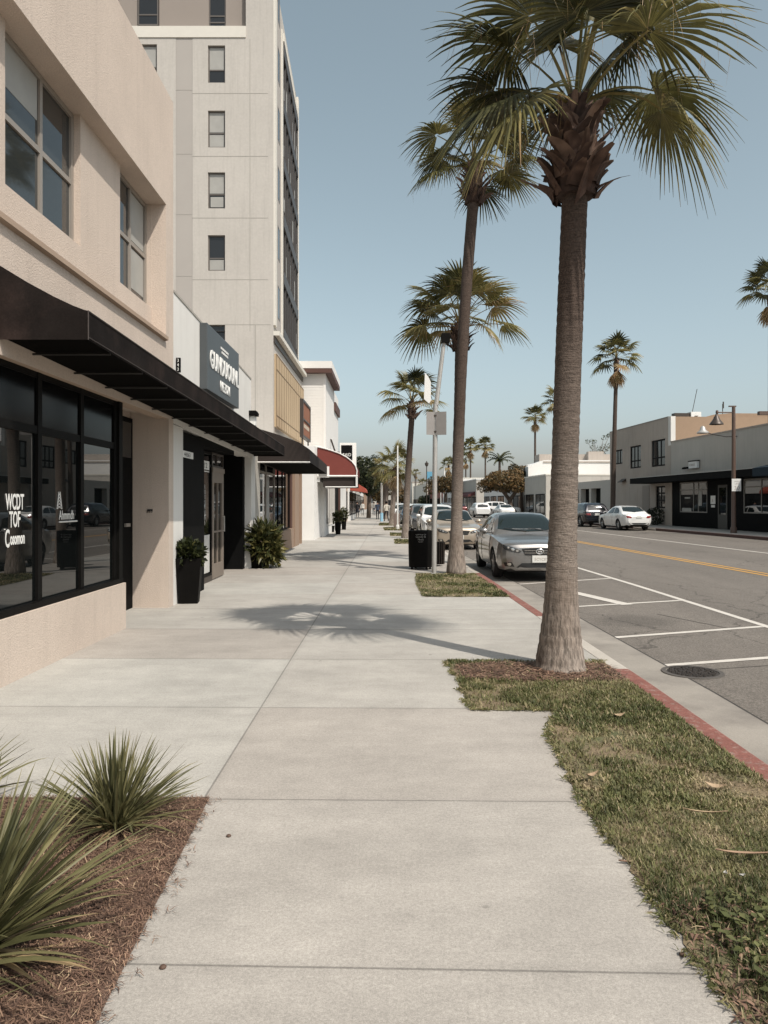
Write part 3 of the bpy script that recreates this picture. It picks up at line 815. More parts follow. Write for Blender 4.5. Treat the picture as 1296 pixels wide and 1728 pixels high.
# stitched hem and corner piping
hem = MB()
hem.tube([(xo + .004, 6.653, zb(6.7) + .255), (xo + .004, 6.653, zb(6.7))], .006, 6)
hem.tube([(xo + .004, y, zb(y) + .02) for y in ysA], .005, 5)
hem.tube([(xo + .002, y, zb(y) + .252) for y in ysA], .008, 5)
hem.build('piping', mat('awning_piping', (0.05, 0.04, 0.036), 0.8), AW)
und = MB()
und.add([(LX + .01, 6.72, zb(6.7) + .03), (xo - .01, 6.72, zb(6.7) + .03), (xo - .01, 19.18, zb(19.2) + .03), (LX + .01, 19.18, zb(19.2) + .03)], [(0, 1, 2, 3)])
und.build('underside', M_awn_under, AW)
for y in (7.25, 8.2, 9.1, 10.0, 10.9, 11.9, 12.9, 14.0, 15.2, 16.4, 17.8):
    rb = MB(); rb.tube([(LX + .02, y, zb(y)), (xo - .02, y, zb(y))], .012, 6)
    rb.build('rib', mat('awning_frame', (0.05, 0.048, 0.045), 0.5, metal=.5), AW)

# small black blade with house numbers
nb = thing('number_sign', 'small black house number blade on the white wall above the long awning', 'sign', (LX, 12.2, 3.75))
mb = MB(); mb.box(-3.44, -3.375, 12.18, 12.22, 3.76, 3.995); mb.build('plate', M_black, nb)
for i, ch in enumerate('343'):
    text(ch, .075, nb, (-3.425, 12.178, 3.925 - i * .072), (1, 0, 0), (0, 0, 1), M_letter, sx=.8, extrude=.002)

# ---- B: white shop with dark ground floor
B = thing('white_shop', 'white rendered shop with black ground floor front and taupe glazed door', 'building', (LX, 15.5, 0))
mb = MB(L)

mb.add([(12.055, 0, 2.92), (18.85, 0, 2.78), (18.85, 0, 4.72), (12.055, 0, 5.02), (12.055, -.3, 2.92), (18.85, -.3, 2.78), (18.85, -.3, 4.72), (12.055, -.3, 5.02)],
       [(0, 1, 2, 3), (4, 7, 6, 5), (3, 2, 6, 7), (0, 4, 5, 1), (1, 5, 6, 2), (0, 3, 7, 4)])
mb.box(12.055, 12.62, -.3, 0.0, 0, 2.9)
mb.box(12.055, 18.85, -11, -1.3, 0, 4.6)
mb.build('wall', M_white, B)
mb = MB(L); mb.add([(12.055, .012, 5.02), (18.86, .012, 4.72), (18.86, .012, 4.76), (12.055, .012, 5.06), (12.055, -.31, 5.02), (18.86, -.31, 4.72), (18.86, -.31, 4.76), (12.055, -.31, 5.06)],
       [(0, 1, 2, 3), (4, 7, 6, 5), (3, 2, 6, 7), (0, 4, 5, 1), (1, 5, 6, 2), (0, 3, 7, 4)])
mb.build('coping', M_tower_joint, B)
mb = MB(L)
mb.box(12.62, 14.25, -.30, -.045, 0, 2.85)
mb.box(14.25, 17.03, -.34, -.05, 2.72, 2.86)                         # header of the doorway
mb.box(17.04, 18.60, -1.3, -1.15, 0, 2.85)                           # back of the alcove
mb.box(18.60, 18.86, -1.3, -.16, 0, 2.85)                            # black end wall facing the walker
mb.box(14.0, 18.6, -1.3, -.05, 2.86, 2.91)
mb.build('dark_front', M_black, B)
mb = MB(L); mb.box(18.57, 18.598, -.98, -.79, 0, 2.5); mb.build('jamb', M_taupe, B)
mb = MB(L); mb.box(17.04, 17.08, -1.15, -.34, 0, 2.72); mb.build('jamb', M_taupe, B)
# side light
sl = window(B, L, 14.26, 15.92, 0.12, 2.70, -.29, vm=(), hm=(2.42,), fw=.05, fm=M_black_metal, gm_=M_glass, name='side_light')
mb = MB(L); mb.box(14.26, 15.92, -.36, -.285, 0, .12); mb.build('kick_plate', M_bronze, sl)
mb = MB(L); mb.box(15.18, 15.78, -.312, -.308, .20, .98); mb.build('pale_panel', mat('panel_white', (0.55, 0.54, 0.51), 0.6, var=.15, vscale=8), sl)  # plain pale panel low on the side light
for i in range(7):
    text('|||||||', .10, sl, (LX - .306, 15.25 + .03 * (i % 2), 1.95 - i * .105), (0, 1, 0), (0, 0, 1), mat('faded_lettering', (0.35, 0.35, 0.34), .6), sx=.9, extrude=.001)
# door of the white shop
dd = MB(L)
D0, D1, dz = 15.95, 17.03, 2.30
dd.box(D0, D0 + .15, -.335, -.285, .02, dz); dd.box(D1 - .15, D1, -.335, -.285, .02, dz)
dd.box(D0 + .15, D1 - .15, -.335, -.285, .02, .33); dd.box(D0 + .15, D1 - .15, -.335, -.285, dz - .22, dz)
for z in (1.02, ): dd.box(D0 + .15, D1 - .15, -.33, -.29, z - .02, z + .02)
dd.box((D0 + D1) / 2 - .02, (D0 + D1) / 2 + .02, -.33, -.288, .33, dz - .22)
dd.box(D0 - .02, D1 + .02, -.335, -.265, dz, dz + .10)
dob = dd.build('door', M_taupe, B)
mb = MB(L); mb.quad((D0 + .1, -.318, .3), (D1 - .1, -.318, .3), (D1 - .1, -.318, dz - .2), (D0 + .1, -.318, dz - .2)); mb.build('pane', M_glass, dob)
mb = MB(L); mb.tube([(D1 - .09, -.25, 1.0), (D1 - .09, -.25, 1.35)], .012, 8); mb.tube([(D1 - .09, -.285, 1.02), (D1 - .09, -.25, 1.02)], .01, 6); mb.tube([(D1 - .09, -.285, 1.33), (D1 - .09, -.25, 1.33)], .01, 6); mb.build('handle', M_steel, dob)
window(B, L, D0, D1, dz + .105, 2.715, -.29, vm=(16.42,), fw=.04, fm=M_bronze, gm_=M_glass_d, name='transom_window')
# door number plates
pl = thing('number_plate', 'white plate with black numbers on the black pier beside the narrow white pier', 'sign', (LX, 13, 2.42))
mb = MB(L); mb.box(12.64, 13.40, -.045, -.03, 2.42, 2.535); mb.build('plate', M_letter, pl)
text('44363', .10, pl, (LX - .028, 12.80, 2.44), (0, 1, 0), (0, 0, 1), M_dark_letter, sx=1.6, extrude=.001)
pl = thing('number_plate', 'small square white number plate on the side light beside the taupe door', 'sign', (LX - .28, 15.4, 2.3))
mb = MB(L); mb.box(15.05, 15.62, -.284, -.275, 2.32, 2.50); mb.box(15.05, 15.62, -.284, -.277, 2.275, 2.295); mb.build('plate', M_letter, pl)
text('12', .15, pl, (LX - .274, 15.16, 2.355), (0, 1, 0), (0, 0, 1), M_dark_letter, sx=1.9, extrude=.001)

# sign box standing on the awning against the white wall
SG = thing('shop_sign', 'slate grey box sign with raised white letters above the black awning', 'sign', (LX, 15.1, 3.7))
mb = MB(L); mb.box(13.72, 16.62, .0, .14, 3.72, 4.93); mb.build('box', M_signgrey, SG, bevel=.008)
text('GUNDUOUNL', .47, SG, (LX + .142, 13.92, 4.17), (0, 1, 0), (0, 0, 1), M_letter, sx=.86, extrude=.012, bold=.012)
text('NEZON', .26, SG, (LX + .142, 14.78, 3.86), (0, 1, 0), (0, 0, 1), M_letter, sx=.95, extrude=.012, bold=.008)
mb = MB(L)
for (a, b, z) in ((14.82, 15.45, 4.70), (14.9, 15.42, 4.625)):
    for i in range(9):
        s_ = a + (b - a) * i / 8; mb.box(s_, s_ + .05, .141, .15, z - .022 + (i % 2) * .006, z + .022)
mb.build('small_lettering', M_letter, SG)

# security camera / floodlight on the end of the white wall
SCm = thing('flood_light', 'white security floodlight with black hood on the end of the white wall', 'light', (LX, 18.7, 3.6))
mb = MB(); mb.box(-3.45, -3.30, 18.62, 18.80, 3.55, 3.80); mb.build('housing', M_letter, SCm, bevel=.02)
mb = MB(); mb.prism([(-3.47, 3.80), (-3.47, 3.92), (-3.28, 3.92), (-3.235, 3.86), (-3.245, 3.79), (-3.30, 3.79)], 'y', 18.55, 18.78); mb.build('hood', M_black, SCm)
mb = MB(); mb.tube([(-3.40, 18.7, 3.56), (-3.36, 18.66, 3.46), (-3.31, 18.66, 3.45)], .018, 8); mb.build('bracket', M_steel, SCm)

# ---- C: low brown shop with charcoal awning
C_ = thing('brown_shop', 'low brown stucco shop with dark windows under the charcoal awning', 'building', (LX, 24.5, 0))
LC = TF((-3.50, 0), (0, 1), (1, 0))
mb = MB(LC)
mb.box(19.45, 27.75, -.35, 0, 0, .70); mb.box(28.1, 29.4, -.35, 0, 0, 2.9)
mb.box(18.87, 30.4, -.35, 0, 2.9, 3.6); mb.box(18.87, 30.4, -9, -.36, 0, 3.55); mb.box(30.15, 30.4, -.35, 0, 0, 2.9)
mb.build('wall', M_brown, C_)
mb = MB(LC); mb.box(18.87, 19.45, -.35, .05, 0, 2.9); mb.build('white_pilaster', M_white, C_)
mb = MB(LC); mb.box(19.45, 20.35, -.3, .02, .702, 2.9); mb.build('grey_pilaster', mat('grey_render', (.36, .345, .31), .9), C_)
window(C_, LC, 20.36, 23.35, .71, 2.88, -.03, vm=(21.75, ), hm=(2.5,), fw=.07, fm=M_alu, gm_=M_glass, blind=[(21.8, 22.4, .8, 2.45)])
window(C_, LC, 23.4, 27.70, .705, 2.88, -.14, vm=(24.85, 25.9, 26.6), fw=.05, fm=M_black_metal, gm_=M_glass)
mb = MB(LC); mb.box(27.76, 28.09, -.34, -.1, 0, 2.9); mb.box(29.41, 30.14, -.34, -.1, 0, 2.9); mb.build('door', M_brown_d, C_)
CA = thing('charcoal_awning', 'charcoal shed awning with white piped hem over the low brown shop', 'awning', (-3.5, 22.8, 2.7))
def casec(y, z0, zt, zr): return [(-3.48, z0), (-2.10, z0), (-2.10, zt), (-2.38, zt + .19), (-2.95, zr - .16), (-3.48, zr)]
mb = MB()
n_ = 6; secs = [(20.0, 2.72, 3.06, 3.62), (25.6, 2.62, 2.92, 3.50)]
vs = []
for (y, a, b, c) in secs: vs += [(p[0], y, p[1]) for p in casec(y, a, b, c)]
mb.add(vs, [tuple(range(n_))[::-1], tuple(range(n_, 2 * n_))] + [(i, (i + 1) % n_, n_ + (i + 1) % n_, n_ + i) for i in range(1, n_)])
mb.build('canvas', M_awn2, CA)
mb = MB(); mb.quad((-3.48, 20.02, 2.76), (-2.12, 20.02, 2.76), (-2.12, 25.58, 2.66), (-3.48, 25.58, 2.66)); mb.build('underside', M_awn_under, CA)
mb = MB(); mb.tube([(-3.48, 19.985, 2.72), (-2.09, 19.985, 2.72)], .022, 6); mb.build('piping', M_white_wall, CA)

# ---- T: the tall apartment tower
T = thing('apartment_tower', 'tall pale grey apartment tower with dark curtain wall along the street', 'tower', (-9, 40, 0))
XC, YF = -5.36, 35.0
zt = 26.5
sd = Vector((-0.32, 11.6)).normalized()                                # its street side bends away slightly
mb = MB()
mb.add([(-18, YF, 0), (XC, YF, 0), (XC, 46.6, 0), (-18, 46.6, 0), (-18, YF, 9.6), (XC, YF, 9.6), (XC, 46.6, 9.6), (-18, 46.6, 9.6)], [(1, 2, 6, 5), (2, 3, 7, 6), (3, 0, 4, 7), (4, 5, 6, 7)])
front = TF((0, YF), (1, 0), (0, -1))
def px(u): return (u - U0) / F * YF
def pz(v): return H + (V0 - v) / F * YF
wins = []
for (v0_, v1_) in ((77, 140), (187, 249), (291, 352), (397, 457), (548, 612)): wins.append((px(351), px(380), pz(v1_), pz(v0_)))
for (v0_, v1_) in ((75, 138), (187, 249), (291, 352)): wins.append((px(231), px(265), pz(v1_), pz(v0_)))
mf = MB(front)
facade(mf, px(325), XC, 9.6, pz(64), 0.02, [w for w in wins if w[0] > px(325)], .22)
facade(mf, -18, px(297), 9.6, pz(64), 0.02, [w for w in wins if w[0] < px(297)], .22)
facade(mf, -18, XC, 0, 9.6, 0.02, [w for w in wins if w[2] < 9.6] and [(px(351), px(380), pz(612), 9.6)], .22)
mf.quad((px(415), .02, pz(44)), (XC, .02, pz(44)), (XC, .02, zt), (px(415), .02, zt))
mf.quad((px(415), .02, pz(64)), (XC, .02, pz(64)), (XC, .02, pz(44)), (px(415), .02, pz(44)))
mb.v += []; b0 = len(mb.v)
for p in mf.v: mb.v.append(p); mb.attr.append(.5)
for f in mf.f: mb.f.append([b0 + i for i in f]); mb.m.append(0)
# street side and roof of the upper block
e2 = (XC + sd.x * 11.62, YF + sd.y * 11.62)
mb.add([(-18, YF + .3, 9.6), (XC, YF - .02, 9.6), (e2[0], e2[1], 9.6), (-18, e2[1], 9.6), (-18, YF + .3, zt), (XC, YF - .02, zt), (e2[0], e2[1], zt), (-18, e2[1], zt)], [(1, 2, 6, 5), (2, 3, 7, 6), (3, 0, 4, 7), (4, 5, 6, 7)])
mb.build('wall', M_tower, T)
mb = MB(front); mb.box(px(297), px(325), -.25, .008, 9.6, pz(64)); mb.build('grey_band', M_tower_grey, T)
mb = MB(front); mb.box(-18, px(415), -.2, .06, pz(64), pz(45)); mb.build('cream_band', M_cream, T)
mb = MB(front); facade(mb, px(297), px(415), pz(45), zt, -.25, [(px(350), px(379), pz(43), pz(-20))], .15)
mb.quad((px(415), .02, pz(45)), (px(415), .02, zt), (px(415), -.25, zt), (px(415), -.25, pz(45)))
mb.quad((-18, -.25, pz(45)), (px(229), -.25, pz(45)), (px(229), -.25, zt), (-18, -.25, zt)); mb.quad((px(266), -.25, pz(45)), (px(297), -.25, pz(45)), (px(297), -.25, zt), (px(266), -.25, zt))
mb.build('taupe_recess', M_tower_taupe, T)
# shallow panel joints
mb = MB(front)
for v in (158, 264, 368, 472): mb.box(px(325), XC - .25, .02, .026, pz(v) - .012, pz(v) + .012)
for v in (152, 260, 362, 466): mb.box(px(297), px(325), .008, .014, pz(v) - .012, pz(v) + .012)
mb.box(px(422) - .012, px(422) + .012, .02, .025, 9.6, pz(66)); mb.box(px(431) - .02, px(431) + .02, .02, .026, 5.0, pz(548))
mb.box(px(325), px(457), .02, .025, pz(548) - .012, pz(548) + .012)
mb.build('joints', M_tower_joint, T)
M_wf = mat('tower_window_frame', (0.105, 0.092, 0.08), .5)
for k, w in enumerate(wins):
    hz = w[2] + (w[3] - w[2]) * (.40 if k % 3 else .36)
    if k == 4: window(T, front, w[0], w[1], w[2], w[3], -.06, hm=(hz,), fw=.06, fm=M_wf, gm_=M_glass_d); continue
    bl = None
    if k in (1, 2): bl = [(w[0] + .06, w[1] - .06, hz + .06, w[3] - .06)]
    if k == 1: bl.append((w[0] + .06, w[1] - .06, w[2] + .06, hz - .05))
    if k == 2: bl.append((w[0] + .1, w[1] - .1, w[2] + .1, hz - .1))
    if k in (0, 3, 5): bl = [(w[0] + .06, w[1] - .06, hz + .04, w[3] - .06)] if k != 3 else [(w[0] + .06, w[1] - .06, w[2] + .06, hz - .06)]
    window(T, front, w[0], w[1], w[2], w[3], -.06, hm=(hz,), fw=.06, fm=M_wf, gm_=M_glass_d if k not in (0,) else M_glass_d, blind=bl)
for (a, b) in ((350, 379), (230, 265)):
    window(T, front, px(a), px(b), pz(43 if a == 350 else 38), pz(-22), -.3 if a == 350 else -.2, hm=(pz(20), ) + ((pz(31),) if a == 350 else ()), fw=.06, fm=M_wf, gm_=M_glass_d)
# street side: pale end piers, recessed strip with slot windows, dark curtain wall, top rail
side = TF((XC, YF), (sd.x, sd.y), (sd.y, -sd.x))
mb = MB(side); mb.box(-.02, .55, .0, .10, 9.9, zt); mb.box(2.9, 3.25, 0, .09, 9.9, zt - 1.0); mb.box(11.1, 11.62, 0, .12, 9.3, zt)
mb.box(3.25, 11.1, 0, .14, 25.1, 25.5); mb.build('pier', M_cream, T)
mb = MB(side); mb.box(.55, 2.9, .0, .02, 9.9, zt - .6); mb.build('side_strip', M_tower_grey, T)
for i in range(6): 
    z = 10.6 + i * 2.9
    window(T, side, 1.5, 2.25, z, z + 1.6, .03, fw=.05, ft=.012, fm=M_wf, gm_=M_glass_d)
cw = MB(side)
for i in range(8):
    s_ = 3.3 + i * (11.05 - 3.3) / 7; cw.box(s_ - .06, s_ + .06, 0.02, .10, 9.9, 25.05)
for i in range(6): cw.box(3.3, 11.05, .02, .13, 9.9 + i * 2.9, 10.5 + i * 2.9)
cwo = cw.build('curtain_wall', mat('curtain_frame', (0.055, 0.05, 0.046), .5), T)
mb = MB(side); mb.quad((3.3, .03, 9.9), (11.05, .03, 9.9), (11.05, .03, 25.05), (3.3, .03, 25.05)); mb.build('pane', glass('curtain_glass', (.03, .03, .03), .12, .3), cwo)
rr = random.Random(5)
for i in range(6):
    for j in range(7):
        if rr.random() < .5:
            a = 3.3 + j * 1.107 + .15; z = 10.6 + i * 2.9; mb = MB(side); mb.box(a, a + rr.uniform(.4, .85), .035, .05, z + rr.uniform(0, .4), z + rr.uniform(.8, 1.5)); mb.build('blind', M_blind, cwo)
# podium: ledge and tan screens
mb = MB(); mb.box(XC, XC + .28, YF - .02, 46.6, 9.42, 9.62); mb.build('ledge', M_cream, T)
mb = MB(); mb.box(XC, XC + .06, YF - .01, 46.6, 9.1, 9.42); mb.build('ledge_strip', M_bronze, T)  # solid bronze coloured strip just below the ledge
mb = MB(); mb.box(XC - .01, XC + .10, 35.25, 46.5, 5.2, 8.62); mb.build('screen', M_tan, T)
mb = MB()
for i in range(14): 
    y = 35.25 + i * (46.5 - 35.25) / 13; mb.box(XC + .10, XC + .112, y - .02, y + .02, 5.2, 8.62)
for z in (5.22, 5.75, 7.9, 8.6): mb.box(XC + .10, XC + .116, 35.25, 46.5, z - .02, z + .02)
mb.build('screen_joints', M_tan_joint, T)

# ---- D: white building with brown eaves, E: its low white annex
D = thing('white_eaved_building', 'white two storey building with brown soffit and flat white parapet', 'building', (-6, 52, 0))
yD = 47.05; xD = -3.96
mb = MB(); mb.box(-16, xD, yD, 59.0, 0, 9.7); mb.build('wall', M_white_wall, D)
mb = MB(); mb.box(-16, xD + .44, yD - .42, 54.3, 9.98, 10.42); mb.build('parapet', M_white_wall, D)
mb = MB(); mb.box(-16, xD + .43, yD - .41, 54.3, 9.7, 9.97); mb.build('eaves', M_brown_d, D)
mb = MB(); mb.box(xD - .5, xD + .14, 54.35, 59.05, 8.3, 8.9); mb.build('fascia', M_brown_d, D)
mb = MB()
for i in range(30): mb.box(-7, xD - .14, yD - .008, yD, 4.6 + i * .17, 4.612 + i * .17)
mb.box(xD - .14, xD + .02, yD - .02, yD + .1, 0, 9.7); mb.build('siding', mat('white_siding', (.72, .71, .68), .8), D)
E = thing('white_annex', 'low white rendered annex with lit side wall and white framed windows before the red awning', 'building', (-5, 35, 0))
mb = MB(); mb.box(-14, -3.28, 33.2, 37.25, 0, 4.15); mb.box(-12, -3.17, 37.26, 56, 0, 4.1); mb.build('wall', M_white_wall, E)
mb = MB(); mb.box(-3.28, -3.10, 36.2, 37.2, 0, 2.9); mb.box(-3.30, -3.16, 34.5, 36.2, 2.6, 2.95); mb.build('pilaster', M_white_wall, E)
LD = TF((-3.17, 0), (0, 1), (1, 0))
for i in range(4):
    window(E, LD, 37.9 + i * 1.55, 39.25 + i * 1.55, .45, 2.75, .03, vm=(38.55 + i * 1.55,), fw=.09, fm=M_alu_white, gm_=M_glass)
mb = MB(LD); mb.box(44.2, 47.0, 0, .03, 0, 2.9); mb.build('dark_front', M_black, E)
mb = MB(LD); mb.box(46.9, 47.6, -.2, .12, 0, 3.0); mb.build('brown_pier', M_brown_d, E)
mb = MB(); 
for k in (0, .5): mb.tube([(-3.9, 50.6 + k, 5.9), (-3.6, 51.4 + k, 4.9)], .05, 6)
mb.build('conduit', M_bronze, D)
# orange framed sign on the annex roof
OS = thing('framed_sign', 'orange and brown framed sign standing above the annex roof', 'sign', (-3.95, 35.6, 4.15))
mb = MB(); mb.box(-4.0, -3.90, 34.1, 37.2, 4.72, 6.25); mb.build('panel', mat('orange_panel', (.25, .10, .05), .7, var=.12, vscale=2), OS)
mb = MB()
for (a, b, c, d) in ((34.0, 34.12, 4.62, 6.35), (37.18, 37.24, 4.62, 6.35), (34.12, 37.18, 6.24, 6.35), (34.12, 37.18, 4.62, 4.73), (34.12, 37.18, 5.42, 5.48)): mb.box(-4.02, -3.86, a, b, c, d)
mb.build('frame', M_bronze, OS)
mb = MB(); mb.box(-3.99, -3.93, 34.4, 34.5, 4.15, 4.65); mb.box(-3.99, -3.93, 36.9, 37.0, 4.15, 4.65); mb.build('leg', M_bronze, OS)
mb = MB(); mb.box(-3.899, -3.89, 34.6, 36.8, 5.10, 5.28); mb.build('lettering', mat('sign_cream', (.5, .42, .32), .6), OS)
# red barrel awning
RA = thing('red_barrel_awning', 'red barrel awning with white piping on the white eaved building', 'awning', (-3.1, 36, 2.5))
mb = MB()
prof = [(-3.27, 2.88), (-1.47, 2.88), (-1.45, 3.10), (-1.52, 3.32), (-1.68, 3.53), (-1.92, 3.72), (-2.25, 3.90), (-2.65, 4.04), (-3.0, 4.14), (-3.27, 4.20)]
ys_ = (34.45, 37.6)
n_ = len(prof)
mb.add([(p[0], y, p[1]) for y in ys_ for p in prof], [tuple(range(n_))[::-1], tuple(range(n_, 2 * n_))] + [(i, (i + 1) % n_, n_ + (i + 1) % n_, n_ + i) for i in range(n_)])
mb.build('canvas', M_red, RA)
mb = MB(); mb.tube([(p[0], 34.43, p[1]) for p in prof[1:]], .030, 6); mb.tube([(-3.25, 34.43, 2.86), (-1.42, 34.43, 2.86)], .05, 6)
mb.tube([(-1.47, 34.43, 2.9), (-1.47, 34.43, 2.36)], .05, 6); mb.tube([(-2.9, 34.43, 2.36), (-1.47, 34.43, 2.36)], .03, 6)
mb.box(-3.27, -2.72, 34.40, 34.44, 2.80, 3.30)
mb.build('piping', M_white_wall, RA)
mb = MB(); mb.box(-3.2, -2.82, 34.38, 34.40, 2.84, 3.22); mb.build('end_panel', mat('grey_canvas', (.17, .165, .155), .8), RA)
mb = MB(); mb.box(-3.0, -1.50, 34.5, 37.5, 2.36, 2.86); mb.build('skirt', M_awn2, RA)
# black projecting sign with white frame
PS = thing('projecting_sign', 'black projecting sign in a white frame beyond the red barrel awning', 'sign', (-2.7, 50, 4.0))
mb = MB(); mb.box(-3.25, -2.16, 50.0, 50.25, 3.9, 5.62); mb.build('box', M_white_wall, PS)
mb = MB(); mb.box(-3.16, -2.42, 49.98, 49.999, 4.0, 5.46); mb.build('face', M_black, PS)
text('RAID', .30, PS, (-3.07, 49.97, 4.72), (1, 0, 0), (0, 0, 1), M_letter, sx=.85, extrude=.004)
mb = MB(); mb.tube([(-3.97, 50.1, 5.0), (-3.2, 50.1, 5.0)], .04, 6); mb.build('bracket', M_bronze, PS)

# ---- further low shops down the left side
def low_shop(y0, y1, h, m, label, x1=-3.3, awn=None, front='dark'):
    t = thing('low_shop', label, 'shop', (x1, (y0 + y1) / 2, 0), group='low shops far down the left side')
    mb = MB(); mb.box(-15, x1, y0, y1, 0, h); mb.build('wall', m, t)
    tf = TF((x1, 0), (0, 1), (1, 0))
    window(t, tf, y0 + .6, y1 - .6, .5, 2.6, .04, vm=[y0 + .6 + (y1 - y0 - 1.2) * k / 4 for k in (1, 2, 3)], fw=.09, fm=M_black_metal, gm_=M_glass_d, name='shop_window')
    mb = MB(); mb.box(-15, x1 + .05, y0, y1, h, h + .12); mb.build('coping', M_cream, t)
    return t
low_shop(59.2, 66, 4.4, M_peach_smooth, 'low brown shop far down the street before the small red awning', -3.62)
low_shop(66.2, 80, 4.0, M_white_wall, 'low white shop behind the small red awning far down the street', -3.5)
low_shop(80.3, 97, 4.6, M_tower, 'low grey shop behind the dark tree far down the street', -3.7)
low_shop(97.3, 125, 3.8, M_white_wall, 'low pale shop at the far end of the left pavement', -4.2)
RA2 = thing('small_red_awning', 'small red awning far down the street below the dark tree', 'awning', (-2.6, 69, 2.5))
mb = MB(); mb.prism([(-3.48, 2.75), (-2.05, 2.55), (-2.05, 2.75), (-2.2, 2.98), (-2.7, 3.3), (-3.48, 3.55)], 'y', 68, 73); mb.build('canvas', mat('orange_red_canvas', (.30, .06, .035), .8), RA2)
# ================================================================== BUILDINGS ON THE RIGHT
RT = TF((19.4, 44.3), (-.062, 1), (-1, -.062))
def rp(s, d, z=0.0): return RT((s, d, z))

R1 = thing('corner_shop', 'single storey grey shop with black painted front and long black canopy', 'shop', rp(-4, -2))
mb = MB(RT)
facade(mb, -16, 6.4, 3.0, 5.7, 0.0, [], .1)
mb.box(-16, 6.4, -11, -.002, 0.0, 5.66)
mb.build('wall', M_rgrey2, R1)
holes = [(1.3, 4.98, 1.02, 2.95), (-1.12, -.04, .1, 2.68), (-6.6, -2.85, 1.06, 2.95), (-12, -8, 1.06, 2.95)]
mb = MB(RT); facade(mb, -16, 6.15, 0.05, 3.0, 0.02, holes, .015); mb.build('dark_front', M_black, R1)
mb = MB(RT); mb.box(6.15, 6.4, 0, .05, .05, 3.0); mb.build('pilaster', M_rgrey, R1)
mb = MB(RT); mb.box(-16, 6.42, -.2, .04, 5.7, 5.78); mb.build('coping', M_rgrey, R1)
w1 = window(R1, RT, 1.3, 4.98, 1.02, 2.94, .03, vm=(2.45, 3.1), hm=(2.45,), fw=.07, fm=mat('shop_frame_grey', (.20, .185, .165), .5), gm_=M_glass)
mb = MB(RT); mb.box(3.55, 4.3, .012, .02, 1.9, 2.0); mb.box(2.0, 2.42, .012, .02, 1.45, 2.4); mb.box(3.4, 4.7, .012, .02, 1.08, 1.3); mb.build('notice', M_blind, w1)
w2 = window(R1, RT, -6.6, -2.85, 1.06, 2.94, .03, vm=(-4.6,), hm=(2.5,), fw=.07, fm=MATS['shop_frame_grey'], gm_=M_glass)

window(R1, RT, -12, -8, 1.06, 2.94, .03, vm=(-10,), hm=(2.5,), fw=.07, fm=MATS['shop_frame_grey'], gm_=M_glass)
d1 = MB(RT); d1.box(-1.12, -.98, -.01, .05, .1, 2.68); d1.box(-.16, -.04, -.01, .05, .1, 2.68); d1.box(-.98, -.16, -.01, .05, 2.52, 2.68); d1.box(-.98, -.16, -.01, .05, .1, .95)
d1o = d1.build('door', mat('door_olive', (.045, .04, .032), .55), R1)
mb = MB(RT); mb.quad((-1, .015, .9), (-.14, .015, .9), (-.14, .015, 2.6), (-1, .015, 2.6)); mb.build('pane', M_glass, d1o)
nt_ = thing('paper_notice', 'white paper notice on the black wall beside the corner shop door', 'notice', rp(.6, .05, 1.6))
mb = MB(RT); mb.box(.28, .86, .024, .04, 1.56, 2.06); mb.box(.35, .8, .024, .035, 1.36, 1.5); mb.build('sheet', M_letter, nt_)
text('A', .3, nt_, rp(.72, .043, 1.66), (.062, -1, 0), (0, 0, 1), M_rgrey, extrude=.001)
CN = thing('black_canopy', 'flat black canopy with pale top edge along the corner shop front', 'canopy', rp(-1, .75, 3))
mb = MB(RT); mb.box(-6.4, 9.8, .05, 1.5, 2.98, 3.36); mb.build('canopy', M_black, CN)
mb = MB(RT); mb.box(-6.4, 9.82, 1.38, 1.52, 3.362, 3.40); mb.build('edge_trim', M_steel, CN)
CN2 = thing('navy_canopy', 'dark navy canopy over the right end of the corner shop', 'canopy', rp(-10, .75, 3))
mb = MB(RT); mb.prism([(.05, 2.96), (1.54, 2.96), (1.54, 3.38), (.05, 3.7)], 'x', -16, -6.42); mb.build('canvas', M_navy, CN2)
ws = thing('wall_sign', 'small white lit wall sign above the black canopy', 'sign', rp(3, .3, 3.8))
mb = MB(RT); mb.box(2.25, 3.35, .06, .22, 3.80, 4.22); mb.build('box', M_letter, ws)
mb = MB(RT); mb.box(2.2, 3.4, .05, .25, 4.222, 4.28); mb.build('frame', M_black_metal, ws)
text('FORRES', .22, ws, rp(3.27, .225, 3.93), (.062, -1, 0), (0, 0, 1), M_rgrey, sx=1.05, extrude=.002)
mb = MB(RT); mb.lathe([(.02, 3.92), (.10, 3.88), (.14, 3.78), (.13, 3.78)], (3.95, .25, 0), 12); mb.tube([(3.95, .02, 3.9), (3.95, .25, 3.9)], .03, 6); mb.box(3.6, 3.95, .1, .25, 3.8, 3.92); mb.build('lamp', M_black_metal, ws)

R2 = thing('two_storey_building', 'two storey grey beige building with tan end wall and dark upper windows', 'building', rp(12, -3))
mb = MB(RT)
h2_ = [(7.3, 9.6, 4.18, 6.05), (11.5, 13.6, 4.24, 5.94), (15.2, 17.0, 4.72, 5.88), (7.3, 8.85, 1.25, 2.8)]
facade(mb, 6.42, 17.95, 0.05, 7.42, .0, h2_, .16)
mb.box(6.42, 17.95, -14, -.17, 0, 7.38)
mb.quad((17.95, 0, 0), (17.95, -.2, 0), (17.95, -.2, 7.42), (17.95, 0, 7.42)); mb.quad((6.42, 0, 7.42), (17.95, 0, 7.42), (17.95, -.2, 7.42), (6.42, -.2, 7.42))
mb.build('wall', M_rgrey, R2)
mb = MB(RT); mb.box(6.36, 6.42, -14, -.3, 5.0, 7.44); mb.build('tan_parapet', M_rtan, R2)
mb = MB(RT); mb.box(6.34, 6.75, -.29, .03, 5.5, 7.46); mb.build('pale_corner', M_white, R2)
